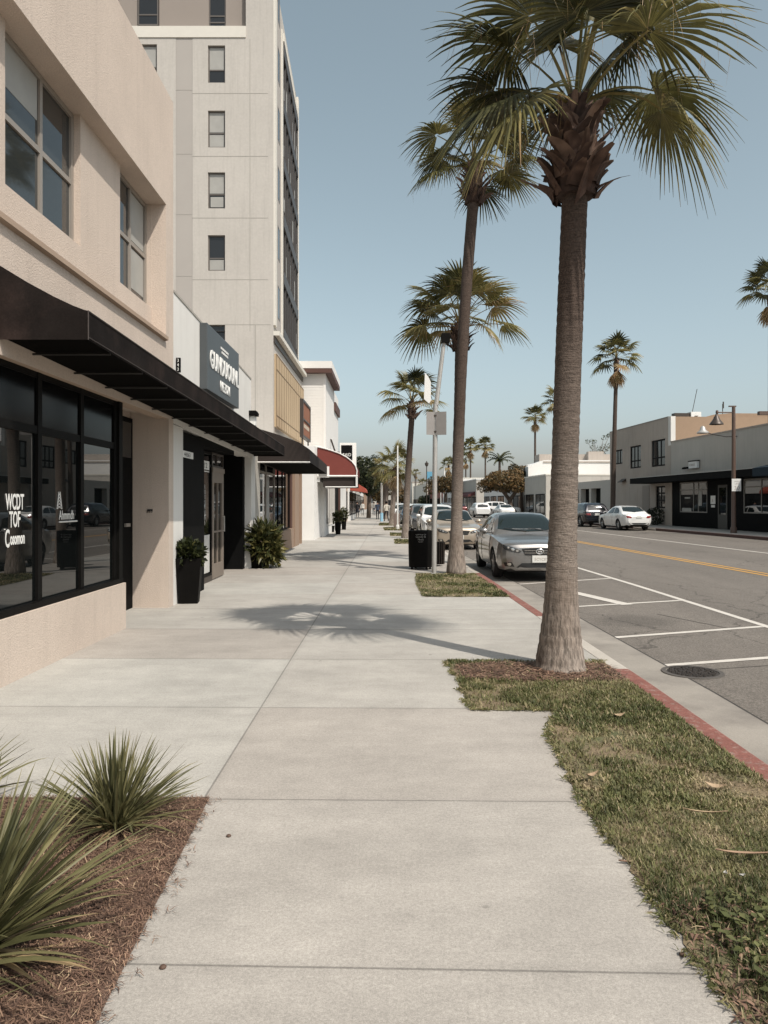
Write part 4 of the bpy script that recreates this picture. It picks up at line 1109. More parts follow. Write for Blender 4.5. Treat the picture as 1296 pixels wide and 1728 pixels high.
mb = MB(RT); mb.box(6.75, 17.97, -.2, .02, 7.42, 7.50); mb.build('coping', mat('grey_coping', (.25, .23, .205), .8), R2)
for k, (a, b, c, e) in enumerate(h2_):
    w_ = window(R2, RT, a + .01, b - .01, c + .01, e - .01, -.06, vm=(a + (b - a) * .36, a + (b - a) * .66) if k < 3 else (a + (b - a) * .5,), hm=(c + (e - c) * .33,) if k < 2 else () if k < 3 else (c + .55, c + 1.05), fw=.10, fm=M_black_metal, gm_=M_glass_up)
mb = MB(RT); mb.prism([(.0, 3.30), (.35, 3.22), (.35, 3.28), (.0, 3.52)], 'x', 14.4, 15.3); mb.build('vent_hood', M_bronze, R2)
mb = MB(RT); mb.box(9.9, 11.2, 0, .02, .6, 2.9); mb.build('wall_stain_panel', mat('patched_render', (.27, .24, .21), .9), R2) 
bh = thing('clipped_bush', 'dark rounded bush against the grey beige building behind the white sedan', 'bush', rp(7.8, .45, .09))
# rooftop bits
ac = thing('rooftop_unit', 'white boxed rooftop unit with dark duct on the tan parapet', 'unit', (rp(7.2, -1.5)[0], rp(7.2, -1.5)[1], 7.4))
mb = MB(RT); mb.box(6.6, 7.2, -2.2, -1.5, 7.40, 7.80); mb.build('box', M_letter, ac)
mb = MB(RT); mb.box(6.7, 7.2, -1.48, -.4, 7.40, 7.72); mb.lathe([(.12, 7.5), (.12, 7.52)], (6.55, -1.85, 0), 10); mb.build('duct', M_bronze, ac)
an = thing('roof_antenna', 'thin leaning antenna mast on the roof beside the white unit', 'antenna', (rp(7, -1.6)[0], rp(7, -1.6)[1], 7.4))
mb = MB(RT); mb.tube([(7.0, -1.65, 7.3), (7.0, -2.1, 9.4)], .022, 5); mb.build('mast', M_bronze, an)
an = thing('roof_vent_pipe', 'short straight vent pipe on the roof behind the tan wall', 'pipe', (rp(7, -3.8)[0], rp(7, -3.8)[1], 7.4))
mb = MB(RT); mb.tube([(7.0, -3.9, 7.3), (7.0, -3.9, 8.4)], .03, 5); mb.tube([(7.0, -3.95, 8.1), (7.0, -3.95, 8.55)], .05, 6); mb.build('pipe', M_bronze, an)
ho = thing('raised_parapet', 'raised middle piece of tan parapet on the roof', 'parapet', (rp(6.5, -6)[0], rp(6.5, -6)[1], 7.4))
mb = MB(RT); mb.prism([(-2.4, 7.43), (-3.1, 7.62), (-4.2, 7.72), (-7.1, 7.72), (-7.3, 7.43)], 'x', 6.6, 7.0); mb.build('parapet', M_rtan, ho)

R3 = thing('garage_row', 'low pale garage row with three dark openings behind the black suv', 'building', rp(23, -2))
mb = MB(RT); gh = [(20.5, 23.0, .1, 2.9), (23.5, 25.9, .1, 2.9), (26.5, 28.1, .1, 2.9)]
facade(mb, 18.0, 29.5, 0.05, 3.55, -.1, gh, .5)
mb.box(18.0, 29.5, -9, -.62, 0, 3.5); mb.quad((18, -.1, 3.55), (29.5, -.1, 3.55), (29.5, -9, 3.55), (18, -9, 3.55))
mb.prism([(-.1, 3.555), (-.1, 3.62), (-3, 4.7), (-3, 3.555)], 'x', 18.0, 18.2)
mb.build('wall', mat('garage_render', (.46, .44, .40), .9, var=.05), R3)
for (a, b, c, e) in gh:
    mb = MB(RT); mb.quad((a, -.58, c), (b, -.58, c), (b, -.58, e), (a, -.58, e)); mb.build('opening', M_black, R3)
R4 = thing('white_warehouse', 'big white warehouse rising behind the garage row', 'building', (25, 95, 0))
mb = MB(); mb.prism([(17.6, 0), (60, 0), (60, 7.0), (19.6, 7.0), (17.6, 6.2)], 'y', 95, 118); mb.build('wall', M_white_wall, R4)
mb = MB(); mb.box(19.5, 60, 94.9, 95, 6.7, 6.85); mb.build('gutter', M_rgrey, R4)
dk = thing('dark_roof_strip', 'long low dark roof plant room on top of the white warehouse', 'rooftop', (26, 100, 7))
mb = MB(); mb.box(19.8, 34, 99, 102, 7.0, 8.0); mb.box(26, 28, 98, 99, 7, 8.3); mb.build('plant_room', M_rgrey, dk)

def right_shop(s0, s1, h, m, label, awn=None, pale_top=None, depth=10, inset=0):
    t = thing('street_shop', label, 'shop', rp((s0 + s1) / 2, -2), group='low shops far down the right side')
    mb = MB(RT); mb.box(s0, s1, -depth, -inset, 0, h); mb.build('wall', m, t)
    mb = MB(RT); mb.box(s0 - .05, s1 + .05, -depth, .06 - inset, h, h + .15); mb.build('coping', pale_top or M_cream, t)
    n = max(1, int((s1 - s0) / 4.5)); w = (s1 - s0) / n
    for i in range(n):
        window(t, RT, s0 + w * i + .5, s0 + w * (i + 1) - .5, .3, 2.6, .06 - inset, vm=(s0 + w * (i + .5),), fw=.12, fm=M_black_metal, gm_=M_glass_d, name='shop_window')
    if awn:
        mb = MB(RT); mb.prism([(.0 - inset, 2.9), (1.2 - inset, 2.6), (1.2 - inset, 2.9), (.0 - inset, 3.5)], 'x', s0 + 1, s1 - 1); mb.build('awning', awn, t)
    return t
right_shop(37.5, 47, 4.6, M_rgrey2, 'low grey shop past the white warehouse')
right_shop(47.5, 60, 4.2, M_rgrey, 'low brownish shop behind the rusty round tree', inset=1.5)
right_shop(60.5, 76, 4.4, M_white_wall, 'low white shop beyond the rusty round tree', inset=.5)
right_shop(80, 98, 5.4, M_rgrey2, 'grey shop with maroon awning beyond the rusty round tree', awn=mat('maroon_canvas', (.09, .025, .025), .8), pale_top=M_white_wall)
right_shop(99, 120, 6.2, M_white_wall, 'white flat roofed shop below the pair of thin palms')
right_shop(122, 150, 7.0, mat('faded_brick', (.25, .10, .075), .9, var=.1), 'faded brick red shop far down the right side')
right_shop(152, 190, 6.5, M_cream, 'cream shop at the far end of the right side')
for k, (x0, x1, y, h, m, lb) in enumerate(((-5, 3, 245, 5.0, M_rgrey2, 'pale grey block closing the street on its left'), (3.5, 7, 250, 6.0, M_rgrey, 'beige block closing the street in its middle'),
                                     (7.5, 11, 240, 8.0, M_cream, 'tallest cream block closing the street'), (11.5, 16, 235, 5.5, M_white_wall, 'white block closing the street on its right'),
                                     (-9, -5.5, 180, 4.5, M_brown, 'low brown block beyond the left shops'))):
    t = thing('distant_block', lb, 'building', ((x0 + x1) / 2, y, 0), group='distant blocks at the end of the street')
    mb = MB(); mb.box(x0, x1, y, y + 12, -.3, h); mb.build('wall', m, t)
    mb = MB(); mb.box(x0 - .1, x1 + .1, y - .12, y + 12, h, h + .3); mb.build('coping', M_rgrey, t)
    tf = TF((0, y), (1, 0), (0, -1))
    for i in range(2):
        for j in range(max(1, int(h // 3))):
            a = x0 + (x1 - x0) * (.14 + i * .45); window(t, tf, a, a + (x1 - x0) * .28, .8 + j * 2.9, 2.5 + j * 2.9, .05, fw=.12, fm=M_black_metal, gm_=M_glass_d)

# ================================================================== PALMS
M_trunk = None
def trunk_material(name, col, col2, top):
    m = bpy.data.materials.new(name); m.use_nodes = True
    nt = m.node_tree; L = nt.links.new
    p = nt.nodes['Principled BSDF']; p.inputs['Roughness'].default_value = .92; p.inputs['Specular IOR Level'].default_value = .2
    tc = nd(nt, 'ShaderNodeTexCoord')
    def noise(scale, det, st):
        mp = nd(nt, 'ShaderNodeMapping'); mp.inputs['Scale'].default_value = st; L(tc.outputs['Object'], mp.inputs[0])
        n = nd(nt, 'ShaderNodeTexNoise'); n.inputs['Scale'].default_value = scale; n.inputs['Detail'].default_value = det; n.inputs['Roughness'].default_value = .65
        L(mp.outputs[0], n.inputs['Vector']); return n.outputs['Fac']
    def rng(f, a, b, c, d):
        r = nd(nt, 'ShaderNodeMapRange'); L(f, r.inputs[0])
        for i, q in enumerate((a, b, c, d)): r.inputs[i + 1].default_value = q
        return r.outputs[0]
    rings = noise(3.0, 3, (3.5, 3.5, 30)); fib = noise(40, 3, (1, 1, .14)); blot = noise(2.2, 5, (1, 1, .8)); dots = noise(60, 3, (1, 1, .7))
    sp = nd(nt, 'ShaderNodeSeparateXYZ'); L(tc.outputs['Object'], sp.inputs[0])
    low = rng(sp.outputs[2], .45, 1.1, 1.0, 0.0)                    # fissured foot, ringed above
    hm = nd(nt, 'ShaderNodeMix'); L(low, hm.inputs[0]); rd = nd(nt, 'ShaderNodeMix'); rd.inputs[0].default_value = .45; L(rings, rd.inputs[2]); L(dots, rd.inputs[3]); L(rd.outputs[0], hm.inputs[2]); L(fib, hm.inputs[3])
    mx = nd(nt, 'ShaderNodeMix', data_type='RGBA'); L(rng(blot, .35, .68, 0, 1), mx.inputs[0]); mx.inputs[6].default_value = (*col, 1); mx.inputs[7].default_value = (*col2, 1)
    m2 = nd(nt, 'ShaderNodeMix', data_type='RGBA', blend_type='MULTIPLY'); m2.inputs[0].default_value = 1
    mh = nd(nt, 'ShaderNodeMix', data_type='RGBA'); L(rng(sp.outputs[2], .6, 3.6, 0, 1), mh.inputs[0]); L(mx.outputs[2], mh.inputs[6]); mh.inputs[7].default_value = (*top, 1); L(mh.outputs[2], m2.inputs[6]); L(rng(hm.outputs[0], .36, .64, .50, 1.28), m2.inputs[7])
    L(m2.outputs[2], p.inputs['Base Color'])
    b = nd(nt, 'ShaderNodeBump'); b.inputs['Strength'].default_value = .9; b.inputs['Distance'].default_value = .02
    L(hm.outputs[0], b.inputs['Height']); L(b.outputs[0], p.inputs['Normal'])
    return m
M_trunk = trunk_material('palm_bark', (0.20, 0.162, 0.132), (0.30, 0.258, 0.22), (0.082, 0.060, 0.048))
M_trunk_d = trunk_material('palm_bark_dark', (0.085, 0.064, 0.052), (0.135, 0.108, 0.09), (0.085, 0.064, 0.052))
M_boot = leafmat('palm_boots', [(0.0, (0.022, 0.013, 0.010)), (0.45, (0.080, 0.048, 0.036)), (1.0, (0.23, 0.155, 0.115))], rough=0.85, transl=0.0, var=.35)
M_frond = leafmat('palm_fronds', [(0.0, (0.020, 0.025, 0.011)), (0.3, (0.062, 0.062, 0.022)), (0.55, (0.165, 0.148, 0.050)), (0.72, (0.28, 0.225, 0.09)), (0.86, (0.32, 0.20, 0.10)), (1.0, (0.42, 0.32, 0.20))], rough=0.42, transl=0.28, var=0.22)

def fan_leaf(mb, base, az, el, lp, rb, nseg, rng, tone, spread=118, sag=0.25, droop=.35, threads=0, stations=(.06, .3, .5, .68, .84, 1.0), pet_w=.018):
    d0 = Vector((math.cos(az) * math.cos(el), math.sin(az) * math.cos(el), math.sin(el)))
    side = Vector((-math.sin(az), math.cos(az), 0))
    pts = []; p = Vector(base); d = d0.copy()
    n = 5
    for i in range(n + 1):
        pts.append(p.copy()); p = p + d * lp / n
        d = (d + Vector((0, 0, -1)) * sag / n * (0.3 + math.cos(el))).normalized()
    f = (pts[-1] - pts[-2]).normalized()
    side = (side - f * side.dot(f)).normalized()
    nrm = side.cross(f).normalized()
    if nrm.z < 0: nrm = -nrm
    roll = rng.gauss(0, .25)
    side, nrm = side * math.cos(roll) + nrm * math.sin(roll), nrm * math.cos(roll) - side * math.sin(roll)
    mb.tone = min(1, tone + .22)
    # petiole as a flat channel
    w = pet_w
    vs, fs = [], []
    for i, q in enumerate(pts):
        ww = w * (1.5 - .8 * i / n)
        vs += [q - side * ww, q - nrm * ww * .8, q + side * ww]
    for i in range(n):
        fs += [(i * 3, i * 3 + 1, i * 3 + 4, i * 3 + 3), (i * 3 + 1, i * 3 + 2, i * 3 + 5, i * 3 + 4), (i * 3 + 2, i * 3, i * 3 + 3, i * 3 + 5)]
    mb.add(vs, fs)
    h = pts[-1]
    da = 2 * R(spread) / nseg
    for k in range(nseg):
        a = -R(spread) + da * (k + .5)
        ln = rb * (.70 + .30 * math.cos(a * .62)) * rng.uniform(.9, 1.08)
        tt = tone + rng.gauss(0, .07)
        tip_dry = rng.random() < .35
        dr = droop * rng.uniform(.6, 1.5)
        vs, fs, tn = [], [], []
        for j, t in enumerate(stations):
            r = ln * t
            aw = da * .5 * (1.04 if t < .5 else max(0.05, ((1.03 - t) / .53) ** .8))
            c0 = math.cos(a); s0_ = math.sin(a)
            dirv = f * c0 + side * s0_
            tang = side * c0 - f * s0_
            # costa bends down the middle; free tips hang
            bend = nrm * (-.16 * rb * t * t * math.cos(a) - .10 * abs(math.sin(a)) * rb * t)
            hang = Vector((0, 0, -1)) * (dr * ln * max(0, t - .38) ** 1.7)
            c = h + dirv * r + bend + hang
            wv = tang * (r * math.tan(aw) if t < .5 else ln * .5 * math.tan(aw))
            fold = nrm * (wv.length * .75)
            vs += [c - wv, c + fold, c + wv]
            tn.append(min(1, max(0, tt + (.30 * max(0, t - .55) / .45 if tip_dry else 0) + (.06 if j == 0 else 0))))
        for j in range(len(stations) - 1):
            fs += [(j * 3, j * 3 + 1, j * 3 + 4, j * 3 + 3), (j * 3 + 1, j * 3 + 2, j * 3 + 5, j * 3 + 4)]
        b = len(mb.v); mb.add(vs, fs)
        for j in range(len(stations)):
            for q in range(3): mb.attr[b + j * 3 + q] = tn[j]
        if threads and rng.random() < threads:
            q0 = vs[-8]; mb.tone = rng.uniform(.72, 1)
            q1 = q0 + Vector((rng.gauss(0, .05), rng.gauss(0, .05), -rng.uniform(.08, .3))); wv = side * .0025
            q2 = q1 + Vector((rng.gauss(0, .05), rng.gauss(0, .05), -rng.uniform(.05, .25)))
            mb.add([q0 - wv, q0 + wv, q1 + wv, q1 - wv, q2], [(0, 1, 2, 3), (3, 2, 4)])

def boots(mb, c0, c1, r0, r1, n, rng, size=1.0, flare=.5):
    """old leaf bases: split, scooped and curling wedges in a rough spiral"""
    c0, c1 = Vector(c0), Vector(c1)
    for i in range(n):
        t = min(1, max(0, (i + .5) / n + rng.gauss(0, .025)))
        az = i * 2.39996 + rng.gauss(0, .35)
        c = c0.lerp(c1, t); r = lerp_(r0, r1, t) * rng.uniform(.82, 1.02)
        o = Vector((math.cos(az), math.sin(az), 0)); s = Vector((-o.y, o.x, 0)); up = Vector((0, 0, 1))
        fl = rng.uniform(.2, 1.7) * (1.15 - .7 * t)
        L_ = .235 * size * rng.uniform(.65, 1.35); W_ = .060 * size * rng.uniform(.65, 1.3)
        tw = rng.gauss(0, .38); s = (s * math.cos(tw) + up * math.sin(tw)).normalized()
        side = rng.gauss(0, .35); curl = rng.uniform(-.3, 1.3) * (1 - .5 * t)
        vs, fs = [], []
        nst = 6
        for j in range(nst):
            q = j / (nst - 1)
            p = c + o * (r - .03 + fl * L_ * (q ** 1.4) * .75) + up * (L_ * (q - .35)) - up * (L_ * .8 * max(0, q - .55) ** 1.4 * curl) + s * (side * L_ * q * q)
            w = W_ * (1.35 - .75 * q) * (1 if j < nst - 1 else rng.uniform(.5, .95))
            th = .022 * size * (1.2 - .7 * q)
            vs += [p - s * w - o * .014, p - s * w * .5 + o * th, p + s * w * .15 + o * th * .45, p + s * w + o * th * rng.uniform(-.4, .9), p - o * th]
        for j in range(nst - 1):
            b = j * 5
            for k in range(5):
                k2 = (k + 1) % 5
                fs.append((b + k, b + k2, b + 5 + k2, b + 5 + k))
        fs.append(tuple(range((nst - 1) * 5, nst * 5)))
        b0 = len(mb.v); mb.tone = .5
        mb.add(vs, fs)
        tn = min(1, max(0, rng.gauss(.40, .20)))
        for j in range(nst):
            for k in range(5): mb.attr[b0 + j * 5 + k] = min(1, max(0, tn + (.34 if j == nst - 1 else .12 * j / nst) + rng.gauss(0, .06)))

def palm(label, base, top, prof, boot_h, boot_r, leaves, seed, size=1.0, group=None, nring=90, detail=1, explicit=(), nseg=38, threads=.1, skirt=None, name='fan_palm', nboot=60, dark=False, dry=.35, leanexp=1.35, lsize=None, sagk=1.0, elmin=-38, tone0=.30):
    """prof: (height fraction, radius) of the trunk; parts trunk, leaf_bases, crown"""
    rng_ = random.Random(seed)
    base, top = Vector(base), Vector(top)
    t = thing(name, label, 'palm tree', base, group=group)
    tp = top - base
    mb = MB(); pts, rad = [], []
    for i in range(nring + 1):
        q = i / nring
        x = q
        for (a, ra), (b, rb_) in zip(prof, prof[1:]):
            if a <= x <= b: r = lerp_(ra, rb_, (x - a) / (b - a)); break
        lean = q ** leanexp
        pts.append((tp.x * lean, tp.y * lean, tp.z * q - .02)); rad.append(r * (1 + .018 * math.sin(i * 2.1) + rng_.gauss(0, .008)))
    mb.tube(pts, rad, 20 if detail else 8)
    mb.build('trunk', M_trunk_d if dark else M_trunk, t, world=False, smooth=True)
    mb = MB(); b1 = tp + Vector((0, 0, boot_h))
    boots(mb, tp - Vector((0, 0, .05 * size)), b1 - Vector((0, 0, .15 * size)), boot_r[0], boot_r[1], nboot, rng_, size)
    mb.tone = .2; mb.tube([tp - Vector((0, 0, .1)), tp.lerp(b1, .5), b1], [boot_r[0] * .8, boot_r[0] * .85, boot_r[1] * .5], 12)
    mb.build('leaf_bases', M_boot, t, world=False, tone=True)
    mb = MB()
    for e in explicit:
        az, el, lp, rb, tone, sg, dr = e
        fan_leaf(mb, b1 - Vector((0, 0, .12 * size)), R(az), R(el), lp, rb, nseg, rng_, tone, sag=sg, droop=dr, threads=threads)
    ls = lsize or size
    for i in range(leaves):
        q = (i + .5) / leaves
        az = i * 2.39996 + rng_.gauss(0, .25)
        el = R(lerp_(80, elmin, q ** 1.05) + rng_.gauss(0, 7))
        tone = min(1, max(0, tone0 + .22 * max(0, q - .45) + rng_.gauss(0, .10)))
        if q > .86 and rng_.random() < dry: tone = rng_.uniform(.62, .85)
        lp = ls * rng_.uniform(.78, 1.12)
        fan_leaf(mb, b1 - Vector((0, 0, .05 * size + .16 * size * q)), az, el, lp, ls * rng_.uniform(.68, .90), nseg, rng_, tone, sag=.62 * sagk, droop=.45 * rng_.uniform(.5, 1.6), threads=threads)
    if skirt:
        for i in range(skirt):
            az = i * 2.39996; el = R(rng_.uniform(-70, -45))
            fan_leaf(mb, tp + Vector((0, 0, boot_h * .35 - .35 * size * (i / skirt))), az, el, size * .35, size * .75, max(10, nseg // 2), rng_, rng_.uniform(.78, .95), spread=55, sag=.8, droop=.4)
    mb.build('crown', M_frond, t, world=False, tone=True)
    return t

PROF1 = [(0, .262), (.008, .258), (.02, .240), (.07, .205), (.125, .174), (.18, .158), (.23, .148), (.28, .140), (.42, .132), (.8, .129), (1, .126)]
def trunk_prof(rb, rm, rt): return [(0, rb), (.02, rb * .95), (.06, (rb + rm) * .5), (.14, rm * 1.04), (.5, rm), (1, rt)]
b1_ = Vector((1.70, 7.47, 0)); t1_ = Vector((1.85, 7.47, 4.78))
K_ = 'fan palms along the kerb'
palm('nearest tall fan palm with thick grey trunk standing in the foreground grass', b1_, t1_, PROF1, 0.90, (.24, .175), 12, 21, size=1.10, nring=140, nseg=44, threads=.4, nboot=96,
     group=K_, tone0=.33, elmin=40, sagk=1.0, dry=0, lsize=1.02,
     explicit=((2, 40, .86, .84, .38, 1.1, .62), (176, 42, .70, .94, .28, 1.3, .62), (-155, 26, .70, .92, .46, 1.3, .62), (-12, 30, .9, .8, .48, 1.4, .7), (60, 50, .95, .92, .2, .9, .55), (112, 52, .95, .92, .18, .9, .55), (38, 64, .80, .78, .24, 1.0, .65), (160, 60, 1.0, .92, .24, 1.0, .6), (-75, 66, .95, .80, .42, 1.1, .6)))
b2_ = ground(770, 968); t2_ = at(799, 336, b2_.y)
palm('second fan palm leaning right over the sidewalk behind the sign post', b2_, t2_, trunk_prof(.235, .128, .128), .92, (.235, .16), 22, 22, size=1.05, nseg=36, group=K_, threads=.2, nboot=64, sagk=.8, elmin=4, tone0=.36, leanexp=2.0)
b3_ = Vector((1.86, 20.6, 0)); t3_ = at(776, 582, 20.6)
palm('shorter fan palm hidden directly behind the second one with yellow green fronds', b3_, t3_, trunk_prof(.22, .13, .13), .66, (.26, .17), 21, 23, size=1.14, nseg=32, group=K_, threads=.15, nboot=46, sagk=.6, elmin=8, tone0=.44)
b4_ = ground(684, 908); t4_ = at(695, 703, b4_.y)
palm('fan palm with browning lower fronds next in the row beyond the black bin', b4_, t4_, trunk_prof(.20, .145, .13), .78, (.22, .14), 18, 24, size=1.0, nseg=26, group=K_, threads=0, nboot=40, sagk=.7, elmin=-4, tone0=.38)
b5_ = ground(661, 886); t5_ = at(668, 800, b5_.y)
palm('shaggy low fan palm farther along the kerb with a yellowed skirt', b5_, t5_, trunk_prof(.26, .18, .15), .7, (.28, .2), 18, 25, size=1.05, nseg=20, group=K_, threads=0, nboot=30, skirt=14, elmin=-30, tone0=.45, sagk=.8)
b6_ = ground(650, 876, 0); t6_ = at(652, 800, b6_.y)
palm('farthest fan palm of the kerb row showing behind the shaggy one', b6_, t6_, trunk_prof(.34, .27, .2), .7, (.28, .2), 18, 26, size=1.2, nseg=14, group=K_, threads=0, nboot=20, elmin=-30, tone0=.45, sagk=.8)

# tall thin palms on the other side
def tall_palm(label, u, vc, y, seed, zbase=0.0, size=1.0, r=.17, leaves=24, nseg=16, trunk_top_gap=1.05, skirt=16, ub=None):
    c = at(u, vc, y); b = at(ub or u, 840, y); b.z = zbase
    t = c.copy(); t.z -= trunk_top_gap * size
    return palm(label, b, t, [(0, r * 1.5), (.05, r * 1.15), (.5, r), (1, r * .85)], .9 * size, (.2 * size, .14 * size), leaves, seed, size=size, group='tall thin palms across the street', nring=40, detail=0, nseg=nseg, threads=0, skirt=skirt, nboot=18, dark=True, name='tall_fan_palm', elmin=-15, sagk=.4, tone0=.36)
tall_palm('tall thin palm rising in front of the grey beige building', 1040, 597, 57, 31, .09, size=1.22, ub=1034)
tall_palm('tall palm cut by the right edge of the photo above the corner shop', 1301, 480, 44, 32, size=1.15, nseg=20)
tall_palm('tall thin palm left of the nearest trunk above the rusty tree', 903, 700, 110, 33, size=1.2)
tall_palm('tall thin palm mostly hidden behind the nearest trunk', 945, 673, 75, 34, size=1.22)
tall_palm('left one of the pair of distant thin palms right of the second trunk', 794, 752, 150, 35, size=1.3, leaves=24, nseg=9)
tall_palm('right one of the pair of distant thin palms right of the second trunk', 819, 750, 150, 36, size=1.3, leaves=24, nseg=9)
tall_palm('distant palm half hidden by the left side of the second trunk', 757, 783, 160, 37, size=1.3, leaves=22, nseg=9)
tall_palm('distant palm peeping out right of the second trunk', 786, 772, 175, 38, size=1.3, leaves=20, nseg=8)
tall_palm('tiny palm on the skyline left of the sign post', 702, 797, 230, 39, size=1.0, leaves=16, nseg=7, r=.12)
tall_palm('tiny dark palm low on the skyline near the sign post', 713, 815, 235, 40, size=1.2, leaves=16, nseg=7, r=.12)
# the feathery palm
fp = thing('feather_palm', 'dark feathery palm behind the rusty round tree', 'palm tree', (at(843, 840, 130).x, 130, 0))
cc = at(843, 778, 130) - Vector(fp.location)
mb = MB(); mb.tube([(0, 0, 0), (0, 0, cc.z)], [.3, .2], 8); mb.build('trunk', M_trunk_d, fp, world=False)
mb = MB(); r_ = random.Random(4)
for i in range(20):
    az = i * 2.4; el = R(r_.uniform(15, 70)); d = Vector((math.cos(az) * math.cos(el), math.sin(az) * math.cos(el), math.sin(el))); p = cc.copy(); mb.tone = r_.uniform(.0, .3)
    sd_ = Vector((-math.sin(az), math.cos(az), 0))
    for k in range(9):
        q = p + d * .32
        for s_ in (-1, 1):
            tip = p + d * .2 + sd_ * s_ * .55 * (1 - k / 12) + Vector((0, 0, -.25)); mb.add([p, q, tip], [(0, 1, 2)])
        p = q; d = (d + Vector((0, 0, -.17))).normalized()
mb.build('crown', M_frond, fp, world=False, tone=True)

# ================================================================== BROADLEAF TREES, BUSHES
M_leaf = leafmat('tree_leaves', [(0.0, (0.012, 0.018, 0.008)), (0.45, (0.035, 0.044, 0.017)), (1.0, (0.095, 0.10, 0.038))], rough=.5, transl=.2, var=.3)
M_rustleaf = leafmat('rusty_leaves', [(0.0, (0.016, 0.017, 0.008)), (0.4, (0.058, 0.046, 0.018)), (0.75, (0.14, 0.085, 0.03)), (1.0, (0.21, 0.12, 0.05))], rough=.55, transl=.2, var=.3)
M_bark = mat('tree_bark', (0.10, 0.075, 0.058), .9, var=.3, vscale=8)
def leaf_cloud(mb, blobs, n, size, rng_, t0=.45, ts=.2, top=0.0):
    tot = sum(b[3] * b[4] * b[5] for b in blobs)
    for (cx_, cy, cz, rx, ry, rz) in blobs:
        m = int(n * rx * ry * rz / tot)
        for _ in range(m):
            v = Vector((rng_.gauss(0, 1), rng_.gauss(0, 1), rng_.gauss(0, 1))).normalized()
            k = rng_.uniform(.55, 1.04) ** .5
            p = Vector((cx_ + v.x * rx * k, cy + v.y * ry * k, cz + v.z * rz * k))
            nn = (v + Vector((rng_.gauss(0, .6), rng_.gauss(0, .6), rng_.gauss(0, .6)))).normalized()
            a = nn.cross(Vector((rng_.gauss(0, 1), rng_.gauss(0, 1), rng_.gauss(0, 1)))).normalized(); b = nn.cross(a)
            s_ = size * rng_.uniform(.6, 1.4)
            cl = vnoise(p.x + p.z, p.y - p.z, 1.1 / max(.3, rx * .4), 3)
            mb.tone = min(1, max(0, t0 + (cl - .5) * .5 + rng_.gauss(0, ts)))
            mb.add([p - a * s_ * .9, p - b * s_ * .45, p + a * s_ * .9, p + b * s_ * .45], [(0, 1, 2, 3)])
def tree(name, label, base, limbs, blobs, n, size, m, seed, t0=.45, cat='tree'):
    t = thing(name, label, cat, base)
    r2 = random.Random(seed)
    mb = MB()
    for pts, rad in limbs: mb.tube(pts, rad, 9)
    mb.build('trunk', M_bark, t, world=False, smooth=True)
    mb = MB(); leaf_cloud(mb, blobs, n, size, r2, t0); mb.build('crown', m, t, world=False, tone=True)
    return t
def blobs_for(c, rx, ry, rz, k, rng_, sub=.45):
    out = [(c[0], c[1], c[2], rx * .8, ry * .8, rz * .75)]
    for i in range(k):
        a = rng_.uniform(0, 6.28); q = rng_.uniform(.35, .75)
        out.append((c[0] + math.cos(a) * rx * q, c[1] + math.sin(a) * ry * q, c[2] + rng_.uniform(-.45, .6) * rz, rx * sub * rng_.uniform(.7, 1.1), ry * sub, rz * sub * rng_.uniform(.8, 1.2)))
    return out
rr = random.Random(9)
YT = 95
c = at(850, 812, YT); bx = at(863, 856, YT); bs = Vector((bx.x, YT, .05))
lo = c - bs
tree('round_tree', 'rusty clipped round tree spreading over the far parking lane', bs,
     [([(0, 0, 0), (-.1, 0, 1.2), (-.2, 0, 2.0)], [.42, .33, .3]), ([(-.2, 0, 1.9), (-1.2, .2, 3.2), (-2.2, .4, 4.0)], [.26, .18, .08]), ([(-.2, 0, 1.9), (.7, -.2, 3.2), (1.2, 0, 4.2)], [.26, .2, .08])],
     blobs_for((lo.x, 0, lo.z), 3.15, 2.8, 1.85, 9, rr, .42), 6500, .17, M_rustleaf, 41, .62)
c = at(880, 806, 98); lo = c - Vector((c.x, 98, 0))
tree('tousled_tree', 'looser dark and rusty tree right behind the clipped round one', (c.x, 98, 0), [([(0, 0, 0), (0, 0, 4)], [.3, .15])],
     blobs_for((0, 0, lo.z), 2.0, 2.0, 2.0, 12, rr, .40), 3000, .22, M_rustleaf, 42, .40)
c = at(752, 819, 140)
tree('far_round_tree', 'distant green brown round tree left and right of the second trunk', (c.x, 140, 0), [([(0, 0, 0), (0, 0, 3.4)], [.4, .3])], blobs_for((0, 0, c.z), 4.3, 3.6, 2.0, 8, rr), 3200, .24, M_rustleaf, 43, .45)
c = at(622, 808, 80)
tree('street_tree', 'dense dark green tree over the left pavement beyond the black sign', (c.x, 80, 0), [([(0, 0, 0), (.1, 0, 2.6)], [.25, .2]), ([(.1, 0, 2.4), (.6, 0, 3.6)], [.16, .1])],
     blobs_for((0, 0, c.z), 1.9, 2.1, 2.45, 10, rr, .45), 6500, .15, M_leaf, 44, .32)
c = at(640, 829, 110)
tree('street_tree', 'olive tree farther along the left pavement behind the blue wrapped pole', (c.x, 110, 0), [([(0, 0, 0), (0, 0, 2.4)], [.25, .2])], blobs_for((0, 0, c.z), 1.7, 1.8, 1.9, 7, rr), 2200, .2, M_rustleaf, 45, .42)
c = at(673, 836, 135)
tree('street_tree', 'small olive tree beyond the kerb palms near the end of the street', (c.x, 135, 0), [([(0, 0, 0), (0, 0, 2.0)], [.2, .15])], blobs_for((0, 0, c.z), 1.8, 1.8, 1.6, 6, rr), 1500, .22, M_rustleaf, 46, .5)
c = at(725, 843, 190)
tree('street_tree', 'dark shrubby tree near the sign post at the end of the street', (c.x, 190, 0), [([(0, 0, 0), (0, 0, 1.4)], [.2, .15])], blobs_for((0, 0, c.z - .3), 3.5, 1.8, 1.9, 8, rr), 1600, .3, M_leaf, 47, .4)
